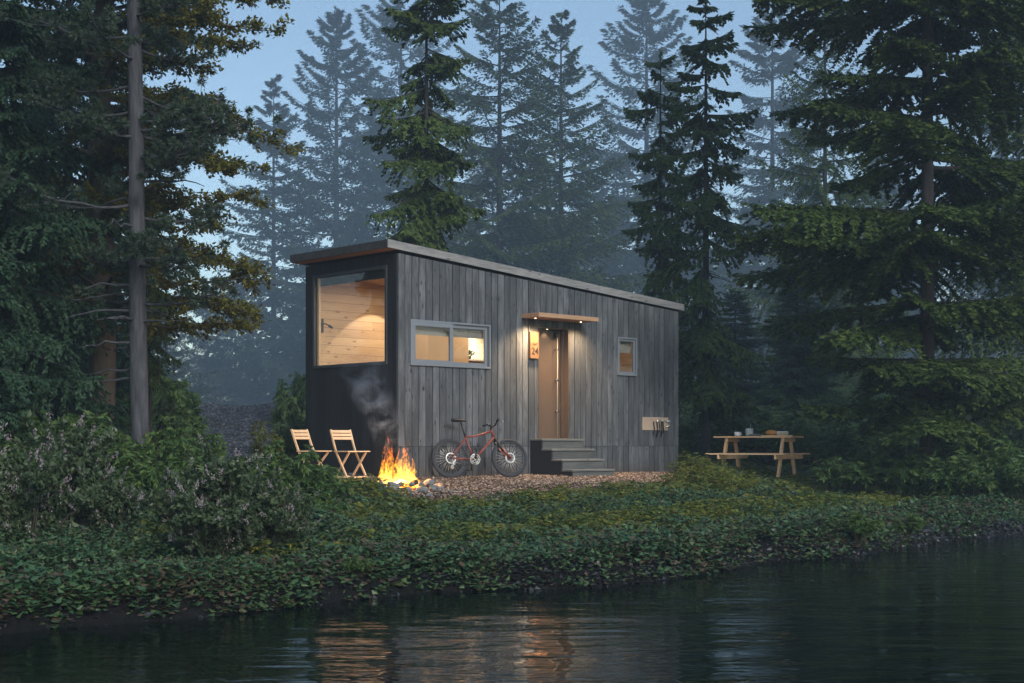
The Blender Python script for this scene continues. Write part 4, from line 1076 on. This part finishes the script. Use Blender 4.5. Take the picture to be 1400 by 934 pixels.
# broad tree with thick tan trunk and olive leaves
def broadleaf():
    rng = np.random.default_rng(33); Y = 22.5; x = px(133, Y); H = 13
    r_ = empty('oak_tree', (x, Y, gz(x, Y)), 0, 'thick tan trunked oak with olive yellow leaves behind the pine', 'tree')
    zs = np.linspace(-.4, H, 26)
    def A(z): return np.array([.05*math.sin(z*.8)+.018*z, .03*math.cos(z*.6)*z*.3, z])
    limbs = [(*tube_np([A(z) for z in zs], .20*(1-np.clip(zs, 0, H)/H)**.55+.02+.06*np.exp(-np.clip(zs+.2, 0, 9)*2.5), 14), 0)]
    B, D = [], []
    def sprig(p, d, l):
        m = int(20+l*85); q = rng.uniform(0, 1, m)[:, None]
        B.append(p+d*l*q+rng.normal(0, .035, (m, 3))); D.append(d*.6+rng.normal(0, .6, (m, 3))+np.array([0, 0, -.1]))
    for i in range(100):
        z = 2.3+10.3*(i/100)**.95+rng.uniform(-.2, .2); a = rng.uniform(0, 2*PI)
        if i % 3 == 0: a = rng.normal(-.1, .5)            # crown reaches furthest towards the clearing
        L = rng.uniform(1.3, 2.5)*((1.38 if z < 5.2 else 1.18) if abs(math.atan2(math.sin(a), math.cos(a))) < .6 else 1)*(1 if z < 8 else .8)
        q = np.linspace(0, 1, 10)[:, None]; d = np.array([[math.cos(a), math.sin(a), 0]])
        pts = A(z)+d*L*q+np.array([[0, 0, 1]])*L*(.30*q-.26*q**2+.03*np.sin(q*9+i))+rng.normal(0, .03, (10, 3))*q
        limbs.append((*tube_np(pts, np.linspace(.035, .005, 10), 6), 0))
        for j in range(21):
            s = rng.uniform(.22, 1); p = pts[min(9, int(s*9.5))]; aa = a+rng.choice([-1, 1])*rng.uniform(.4, 1.2)
            dd = nz(np.array([math.cos(aa), math.sin(aa), rng.normal(.0, .2)])); l = rng.uniform(.25, .62)*(1.15-s*.5)
            limbs.append((*tube_np(np.array([p, p+dd*l*.5, p+dd*l]), [.008, .005, .002], 4), 0)); sprig(p+dd*l*.15, dd, l)
        sprig(pts[7], nz(pts[9]-pts[7]), L*.25)
    B = np.concatenate(B); D = np.concatenate(D)
    v, f = leaves(B, D, rng.normal(0, 1, B.shape)*np.array([1, 1, .35]), rng.uniform(.055, .10, len(B)), rng.uniform(.035, .06, len(B)), .15)
    np_mesh('trunk', limbs, M_BARKT, r_, True); np_mesh('crown', [(v, f, 0)], M_OAK, r_)
    print('OAK', len(f))
broadleaf()
ftree('slimspruce', 205, 24.5, 150, 'thin young spruce trunk close behind the tall pine', rz=1.1, wide=.75)

# ------------------------------------------------------------------ shrubs
M_ELD = leaf_mat('elder_leaves', [(.018, .046, .016), (.040, .085, .024), (.070, .125, .032), (.11, .14, .03)], .28, .5, 1.2)
M_ELY = leaf_mat('yellowing_leaves', [(.03, .045, .010), (.07, .085, .016), (.12, .125, .022)], .3, .5, 1.5)
M_LIL = leaf_mat('lilac_leaves', [(.020, .042, .020), (.046, .076, .036), (.095, .125, .068)], .25, .45, 1.5)
M_FLO = leaf_mat('lilac_blossom', [(.14, .125, .14), (.25, .22, .24), (.38, .35, .37)], .3, .7, 4)
M_STEM = plain('shrub_stem', (.05, .042, .03), .9, nscale=20, var=.4)
M_IVY = leaf_mat('ivy_leaves', [(.018, .048, .024), (.036, .086, .040), (.065, .115, .042), (.10, .08, .04)], .2, .42, .9, .35)
M_IVYB = leaf_mat('dead_leaves', [(.028, .021, .014), (.055, .041, .027), (.09, .068, .048)], .15, .7, 1.5)
M_FERN = leaf_mat('low_fern_leaves', [(.026, .055, .014), (.062, .10, .020), (.14, .155, .026), (.27, .215, .04)], .3, .5, .7)

def compound(B, D, rng, rach, ll, lw, n=4):
    """pinnate leaves: n pairs of leaflets and a tip leaflet along each rachis"""
    D = nz(D); lat = nz(np.cross(D, [0, 0, 1.])+1e-4); up = np.cross(lat, D)
    b, d, s, L = [], [], [], []
    for k in range(n+1):
        q = .25+.75*k/n
        p = B+D*(rach*q)[:, None]+np.array([0, 0, -1.])*(rach*.35*q*q)[:, None]
        for sd in ((-1, 1) if k < n else (0,)):
            dd = D*.62+lat*sd*.8+np.array([0, 0, -.25-.25*q])+rng.normal(0, .13, D.shape)
            b.append(p); d.append(dd); s.append(np.cross(dd, up)+rng.normal(0, .25, D.shape)); L.append(ll*rng.uniform(.75, 1.15, len(B))*(1.05-.25*abs(q-.6)))
    b = np.concatenate(b); L = np.concatenate(L)
    return leaves(b, np.concatenate(d), np.concatenate(s), L, L*lw, .2, .4)

def elder_proto(seed, mat, nst=26, per=15, rach=.20, ll=.135, lw=.40, spread=1.0):
    rng = np.random.default_rng(seed); limbs = []; B, D = [], []
    for i in range(nst):
        a = rng.uniform(0, 2*PI); r = math.sqrt(rng.uniform(0, 1))*spread; h = rng.uniform(.62, 1.05)*(1-.42*r*r)
        tip = np.array([r*math.cos(a), r*math.sin(a), h]); b0 = np.array([.18*r*math.cos(a), .18*r*math.sin(a), -.12])
        q = np.linspace(0, 1, 7)[:, None]; pts = b0+(tip-b0)*q+np.array([[0, 0, 1]])*.18*np.sin(q*PI)*r+rng.normal(0, .02, (7, 3))*q
        limbs.append((*tube_np(pts, np.linspace(.014, .004, 7), 5), 0))
        for j in range(per):
            s = rng.uniform(.25, 1)**.6; p = pts[0]+(0) if False else np.array([np.interp(s, np.linspace(0, 1, 7), pts[:, c]) for c in range(3)])
            aa = rng.uniform(0, 2*PI); out = np.array([math.cos(aa), math.sin(aa), 0])+.5*np.array([math.cos(a), math.sin(a), 0])*r
            B.append(p); D.append(out*rng.uniform(.5, 1)+np.array([0, 0, rng.uniform(-.25, .55)]))
    B = np.array(B); D = np.array(D)
    v, f = compound(B, D, rng, rach*rng.uniform(.7, 1.2, len(B)), ll, lw)
    return np_mesh('stems', limbs, M_STEM, smooth=True), np_mesh('foliage', [(v, f, 0)], mat)
def lilac_proto(seed):
    rng = np.random.default_rng(seed); limbs = []; B, D, FB = [], [], []
    for i in range(46):
        a = rng.uniform(0, 2*PI); r = math.sqrt(rng.uniform(0, 1)); h = rng.uniform(.6, 1.08)*(1-.4*r*r)
        tip = np.array([r*math.cos(a), r*math.sin(a), h]); b0 = np.array([.15*r*math.cos(a), .15*r*math.sin(a), -.12])
        q = np.linspace(0, 1, 9)[:, None]; pts = b0+(tip-b0)*q+np.array([[0, 0, 1]])*.16*np.sin(q*PI)*r+rng.normal(0, .02, (9, 3))*q
        limbs.append((*tube_np(pts, np.linspace(.012, .003, 9), 5), 0))
        tips = [(pts[6], pts[8])]
        for j in range(9):
            s = rng.integers(1, 8); d = nz(rng.normal(0, 1, 3)*np.array([1, 1, .5])+np.array([0, 0, .7])); l = rng.uniform(.12, .3)
            tips.append((pts[s], pts[s]+d*l)); limbs.append((*tube_np(np.array([pts[s], pts[s]+d*l]), [.005, .002], 4), 0))
        for p0, p1 in tips:
            m = 36; q = rng.uniform(0, 1, m)[:, None]; B.append(p0+(p1-p0)*q); ax_ = nz(p1-p0); D.append(ax_*.15+rng.normal(0, .7, (m, 3))*np.array([1, 1, .45]))
            if rng.uniform() < .42:
                m = 30; q = rng.uniform(0, 1, m)[:, None]; FB.append(p1+ax_*.10*q+rng.normal(0, .018, (m, 3))*(1.15-q))
    B = np.concatenate(B); D = np.concatenate(D); FB = np.concatenate(FB)
    v, f = leaves(B, D, rng.normal(0, 1, B.shape), rng.uniform(.05, .09, len(B)), rng.uniform(.032, .052, len(B)), .2)
    fd = rng.normal(0, 1, FB.shape); fv, ff = leaves(FB, fd, rng.normal(0, 1, FB.shape), rng.uniform(.014, .024, len(FB)), rng.uniform(.012, .018, len(FB)), .1)
    return np_mesh('stems', limbs, M_STEM, smooth=True), np_mesh('foliage', [(v, f, 0)], M_LIL), np_mesh('blossom', [(fv, ff, 0)], M_FLO)
SHP = {'elder': [elder_proto(50, M_ELD), elder_proto(51, M_ELD, 30, 14), elder_proto(52, M_ELD, 22, 18)], 'gold': [elder_proto(53, M_ELY, 12, 16, spread=.8)], 'lilac': [lilac_proto(55), lilac_proto(56)]}
USED = set()
def shrub(kind, k, pxx, Y, h, r, label, name='elder_shrub', group=None):
    parts = SHP[kind][k % len(SHP[kind])]; x = px(pxx, Y)
    o_ = empty(name, (x, Y, gz(x, Y)), rr2.uniform(0, 6), label, 'shrub', group); o_.scale = (r, r, h)
    for p in parts:
        if p.name in USED: p = p.copy(); COL.objects.link(p)
        USED.add(p.name); p.parent = o_
    return o_
SL = [
 ('elder', 395, 17.5, .95, .60, 'leafy shrub directly in front of the farther folding chair'),
 ('elder', 345, 18.6, .62, .5, 'leafy shrub at the foot of the dark gravel track'),
 ('elder', 300, 17.0, .85, .65, 'drooping leafy shrub just above the middle lilac bush'),
 ('elder', 243, 18.2, 1.05, .60, 'rounded dark shrub left of the dark gravel track foot'),
 ('elder', 205, 16.6, .85, .60, 'leafy shrub in front of the tall pine trunk'),
 ('elder', 335, 15.8, .60, .50, 'low leafy shrub between the middle lilac and the fire clearing'),
 ('elder', 150, 18.6, 1.10, .70, 'large leafy shrub at the foot of the thick tan trunk'),
 ('elder', 90, 18.8, 1.20, .80, 'dark shrub between the left lilac and the tan trunk'),
 ('elder', 20, 18.2, 1.30, .90, 'dark shrub behind the lilac at the left edge'),
 ('elder', 432, 18.0, .58, .42, 'small leafy shrub at the edge of the ground cover by the fire'),
 ('elder', 262, 20.3, 1.05, .5, 'shrub at the left border of the dark gravel track'),
 ('gold', 362, 20.6, .95, .35, 'slim yellow green sapling at the foot of the track'),
 ('elder', 415, 15.9, .55, .50, 'low shrub at the left end of the ground cover bank'),
 ('elder', 216, 27.5, 2.0, .85, 'tall bushy growth along the left side of the track'),
 ('elder', 205, 31.0, 2.3, 1.1, 'tallest dark bush further up the left side of the track'),
 ('elder', 232, 38.0, 1.7, .8, 'bush near the crest on the left side of the track'),
 ('elder', 412, 33.0, 2.1, .65, 'leafy bush between the track and the black end wall'),
 ('elder', 408, 38.0, 1.7, .7, 'bush near the crest on the cabin side of the track'),
 ('elder', 412, 28.5, 1.3, .5, 'low bush against the back corner of the black end wall'),
 ('elder', 948, 33.0, 1.2, .9, 'dark shrub behind the right end of the cabin'),
 ('elder', 1000, 34.0, 1.4, 1.0, 'dark shrub behind the left half of the picnic table'),
 ('elder', 1055, 33.0, 1.25, 1.0, 'dark shrub behind the right half of the picnic table'),
 ('elder', 1108, 32.0, 1.4, 1.0, 'dark shrub beside the right end of the picnic table'),
 ('elder', 1160, 29.0, 1.15, .9, 'rounded shrub left of the big spruce trunk'),
 ('elder', 1205, 27.5, 1.1, .85, 'shrub touching the left side of the big spruce trunk'),
 ('elder', 1172, 25.2, .85, .75, 'low bright shrub on the bank in front of the big spruce'),
 ('elder', 1252, 24.5, .95, .75, 'shrub in front of the big spruce trunk'),
 ('elder', 1312, 26.0, 1.45, 1.0, 'tall shrub right of the big spruce trunk'),
 ('elder', 1375, 25.5, 1.55, 1.1, 'tall shrub under the boughs at the right edge'),
 ('elder', 1405, 23.6, 1.0, .8, 'shrub above the wet rocks at the right edge'),
 ('elder', 1330, 23.8, .9, .8, 'low shrub above the rocky shore'),
 ('elder', 1290, 29.5, 1.5, 1.1, 'dark shrub behind the big spruce trunk'),
 ('elder', 1168, 16.95, .42, .38, 'small leafy clump growing at the waterline', ),
 ('elder', 487, 12.35, .20, .14, 'tiny green sprig at the waterline below the bank'),
 ('elder', 1240, 18.6, .3, .28, 'little leafy clump at the waterline near the wet rocks'),
]
for k, (kd, a, Y, h, r, lb) in enumerate(SL): shrub(kd, k, a, Y, h, r, lb)
shrub('lilac', 0, 40, 13.4, 1.30, .82, 'lilac bush with pale purple blossom at the left edge', 'lilac_bush')
shrub('lilac', 1, 288, 12.7, .98, .74, 'wide lilac bush with faded blossom in the middle of the left bank', 'lilac_bush')
shrub('lilac', 0, 128, 13.7, .85, .55, 'smaller lilac bush between the two large lilacs', 'lilac_bush')
shrub('lilac', 1, 365, 13.6, .62, .5, 'low lilac spray at the right of the wide lilac bush', 'lilac_bush')

# ------------------------------------------------------------------ ground cover, gravel, pebbles, undergrowth
def in_house(x, y, pad=0):
    u = (x-CX)*DX+(y-CY)*DY; v = -(x-CX)*DY+(y-CY)*DX
    return (u > -pad) & (u < LEN+pad) & (v > -pad) & (v < WID+pad)
def clear_zone(x, y):
    """1 inside the gravel clearing"""
    u = (x-CX)*DX+(y-CY)*DY; v = -(x-CX)*DY+(y-CY)*DX
    edge = np.interp(x, [-4.2, -3.4, -2.4, -1.2, 0, 1.2, 2.6, 3.6, 4.4], [23.3, 21.5, 20.0, 19.5, 20.1, 21.3, 23.6, 26.0, 28.5])
    edge = edge+.35*wob(x, y, 1.5, 3)
    left = np.interp(y, [18, 20, 22, 24, 27], [-2.4, -2.9, -4.0, -4.4, -4.6])
    return (y > edge) & (x > left) & (x < 4.6) & (v < .4) | ((x > -3.9) & (x < -2) & (y > 22) & (y < 25))
def scatter(n, x0, x1, y0, y1, rng):
    # more samples nearer to the water, where they show larger
    x = rng.uniform(x0, x1, n); y = y0+(y1-y0)*rng.uniform(0, 1, n)**1.25
    return x, y
rng = np.random.default_rng(77)
def cover_h(x, y):
    s = y-shore(x)
    return (.05+.21*np.clip(wob(x, y, 1.15, 1)+.35, 0, 1.5)+.09*np.clip(wob(x, y, 3.1, 4)+.2, 0, 1))*np.clip((s+.4)/1.1, .4, 1)*(1-.6*sst(3.9, 4.6, x)*sst(22, 23.5, y))
# creeping ivy
x, y = scatter(380000, -7.5, 10.5, 9.6, 31, rng); s = y-shore(x)
thin = np.clip((wob(x, y, 1.6, 8)+.9), .05, 1)
keep = (s > -.03+.14*np.clip(wob(x, y, 2.2, 6), 0, 1)) & ~clear_zone(x, y) & ~in_house(x, y, .02) & (rng.uniform(0, 1, len(x)) < np.where(s < 1.2, np.clip(thin, .7, 1), 1)) & (np.abs(x-path_x(y)) > np.where(y > 23.5, 1.5, -1))
keep &= np.abs(x/y*F+700-700) < 900
# a fringe that hangs over the cut bank, with bare stretches of soil between
xf = rng.uniform(-6, 9, 26000); sf = rng.uniform(-.03, .6, 26000); yf = shore(xf)+sf
kf_ = rng.uniform(0, 1, 26000) < np.clip(wob(xf, yf*0, 1.5, 8)*1.1+.45, .04, 1)*np.clip(.35+sf*1.6, 0, 1)
kf_ |= (xf < -1.6) & (rng.uniform(0, 1, 26000) < .75)
x, y = np.concatenate([x[keep], xf[kf_]]), np.concatenate([y[keep], yf[kf_]]); n = len(x); hh = cover_h(x, y)
hh[-kf_.sum():] = rng.uniform(.05, .22, kf_.sum())
B = np.stack([x, y, np.maximum(height(x, y), WZ+.01)+hh*rng.uniform(.25, 1.0, n)], -1)
a = rng.uniform(0, 2*PI, n); D = np.stack([np.cos(a), np.sin(a)-.25, rng.normal(.05, .35, n)], -1)
L = rng.uniform(.034, .072, n)*np.clip(1.05+.45*wob(x, y, .9, 11), .65, 1.6)
brown = rng.uniform(0, 1, n) < np.where((y-shore(x)) < 1.3, .24, .06)*np.clip(wob(x, y, 2.0, 3)+1, .2, 2)
for nm, mk, m, lb in (('ivy', ~brown, M_IVY, 'dark glossy ivy creeping over the pond bank'), ('fallen_leaves', brown, M_IVYB, 'brown fallen leaves lying among the ivy')):
    v, f = leaves(B[mk], D[mk], np.cross(D[mk], [0, 0, 1])+rng.normal(0, .3, (mk.sum(), 3)), L[mk], L[mk]*.8, .2, .38)
    tag(np_mesh(nm, [(v, f, 0)], m), lb, 'ground cover', kind='stuff')
# low yellow-green ferny plants between the bank top and the clearing
x = rng.uniform(-3.6, 10, 30000); y = rng.uniform(13, 31, 30000); s = y-shore(x)
u_ = (x-CX)*DX+(y-CY)*DY
pf = np.clip((s-1.0)/2.5, 0, 1)*np.clip(wob(x, y, .8, 9)+.5, .06, 1)
keep = (rng.uniform(0, 1, len(x)) < pf*.8) & ~clear_zone(x, y) & ~in_house(x, y, .1)
x, y = x[keep][:11000], y[keep][:11000]; n = len(x); print('FERN', n)
k = 7; hgt_ = rng.uniform(.07, .22, n)*np.clip(.6+.5*wob(x, y, 1.3, 2)+.25, .5, 1.4)
a = rng.uniform(0, 2*PI, (n, k)); el = rng.uniform(-.1, .9, (n, k))
hgt_ = hgt_*(1+1.7*sst(2.1, 2.9, x)*(1-sst(3.3, 4.0, x))*sst(21, 23, y)-.5*sst(3.9, 4.6, x)*sst(22, 23.5, y)+.9*np.clip(wob(x, y, 1.1, 7)-.1, 0, 1)*sst(1.5, 3, y-shore(x)))
D = np.stack([np.cos(a)*np.cos(el), np.sin(a)*np.cos(el), np.sin(el)], -1).reshape(-1, 3)
B = np.repeat(np.stack([x, y, height(x, y)], -1), k, 0)+np.stack([rng.normal(0, .03, n*k), rng.normal(0, .03, n*k), np.repeat(hgt_, k)*rng.uniform(.5, 1.05, n*k)], -1)
v, f = compound(B, D, rng, rng.uniform(.07, .14, n*k), .062, .40, 3)
tag(np_mesh('ferns', [(v, f, 0)], M_FERN), 'yellow green ferny plants covering the bank below the cabin', 'ground cover', kind='stuff')
# undergrowth deeper in the forest
x = rng.uniform(-32, 34, 26000); y = rng.uniform(24, 62, 26000)
keep = ~in_house(x, y, .3) & (np.abs(x-path_x(y)) > 2.0+.4*wob(x, y, .9)) & ~clear_zone(x, y) & (np.abs(x) < y*.5+2) & ((x < -4.5) | (y > 31.5) | (x > 7.5)) & (rng.uniform(0, 1, len(x)) < np.clip(wob(x, y, .35, 3)+.75, .1, 1))
x, y = x[keep], y[keep]; n = len(x); k = 8; print('UNDER', n)
hgt_ = rng.uniform(.2, .75, n)*np.clip(wob(x, y, .5, 6)+.9, .4, 1.5)
a = rng.uniform(0, 2*PI, (n, k)); el = rng.uniform(-.2, .8, (n, k))
D = np.stack([np.cos(a)*np.cos(el), np.sin(a)*np.cos(el), np.sin(el)], -1).reshape(-1, 3)
B = np.repeat(np.stack([x, y, height(x, y)], -1), k, 0)+np.stack([rng.normal(0, .09, n*k), rng.normal(0, .09, n*k), np.repeat(hgt_, k)*rng.uniform(.2, 1.05, n*k)], -1)
v, f = compound(B, D, rng, rng.uniform(.16, .3, n*k), .14, .38, 2)
tag(np_mesh('undergrowth', [(v, f, 0)], M_ELD), 'dark green undergrowth on the forest floor behind the cabin', 'undergrowth', kind='stuff')
# gravel and bark chips in the clearing
t = NT('gravel_chips'); g = t.n('ShaderNodeNewGeometry')
c = t.ramp(g.outputs['Random Per Island'], [(0, (.035, .023, .016)), (.35, (.09, .06, .042)), (.7, (.18, .127, .096)), (1, (.38, .31, .26))])
t.principled(c, .85, None, 0, .25); M_CHIP = t.mat
x = rng.uniform(-4.4, 4.8, 90000); y = rng.uniform(18.8, 29, 90000); keep = clear_zone(x, y) & ~in_house(x, y, .015)
keep &= rng.uniform(0, 1, len(x)) < np.clip(wob(x, y, 1.1, 5)*.5+.8, .25, 1)
x, y = x[keep], y[keep]; n = len(x); print('CHIPS', n)
octv = np.array([[1, 0, 0], [-1, 0, 0], [0, 1, 0], [0, -1, 0], [0, 0, 1], [0, 0, -1.]]); octf = np.array([[0, 2, 4], [2, 1, 4], [1, 3, 4], [3, 0, 4], [2, 0, 5], [1, 2, 5], [3, 1, 5], [0, 3, 5]])
def chips(x, y, size, zo=.004):
    n = len(x); a = rng.uniform(0, 2*PI, n); sx = size*rng.uniform(.6, 1.3, n); sy = size*rng.uniform(.4, .9, n); sz = size*rng.uniform(.25, .6, n)
    v = octv[None]*np.stack([sx, sy, sz], -1)[:, None]+rng.normal(0, .12, (n, 6, 3))*size[:, None, None]
    ca, sa = np.cos(a)[:, None], np.sin(a)[:, None]
    X = v[..., 0]*ca-v[..., 1]*sa+x[:, None]; Y = v[..., 0]*sa+v[..., 1]*ca+y[:, None]; Z = v[..., 2]+(height(x, y)+zo+sz*.4)[:, None]
    return np.stack([X, Y, Z], -1).reshape(-1, 3), (octf[None]+np.arange(n)[:, None, None]*6).reshape(-1, 3)
v, f = chips(x, y, rng.uniform(.012, .034, n)); tag(np_mesh('gravel', [(v, f, 0)], M_CHIP), 'brown gravel and bark chips in front of the cabin', 'gravel', kind='stuff')
# dark stones along the track
y = rng.uniform(23, 50, 26000); x = path_x(y)+rng.uniform(-1.75, 1.75, 26000)
keep = ~in_house(x, y, .05); x, y = x[keep], y[keep]
t = NT('track_stones'); g = t.n('ShaderNodeNewGeometry')
t.principled(t.ramp(g.outputs['Random Per Island'], [(0, (.016, .018, .022)), (.6, (.046, .05, .058)), (1, (.13, .137, .155))]), .8, None, 0, .3)
v, f = chips(x, y, rng.uniform(.018, .05, len(x)), .035); tag(np_mesh('track_gravel', [(v, f, 0)], t.mat), 'dark grey stones covering the track beside the cabin', 'gravel', kind='stuff')
# wet pebbles at the waterline
x = np.concatenate([rng.uniform(-4, 8.4, 5200), rng.uniform(3.2, 8.6, 9000)]); y = shore(x)+np.concatenate([rng.normal(-.02, .14, 5200), rng.uniform(-.2, .5, 9000)])
keep = (rng.uniform(0, 1, len(x)) < np.clip(wob(x, y, .9, 1)+.75, .15, 1)); x, y = x[keep], y[keep]
t = NT('wet_stones'); g = t.n('ShaderNodeNewGeometry')
t.principled(t.ramp(g.outputs['Random Per Island'], [(0, (.006, .0065, .008)), (.7, (.014, .015, .018)), (1, (.045, .047, .052))]), .35, None, 0, .5)
v, f = chips(x, y, rng.uniform(.012, .05, len(x)), .0); tag(np_mesh('pebbles', [(v, f, 0)], t.mat), 'dark wet pebbles along the pond edge', 'pebbles', kind='stuff')
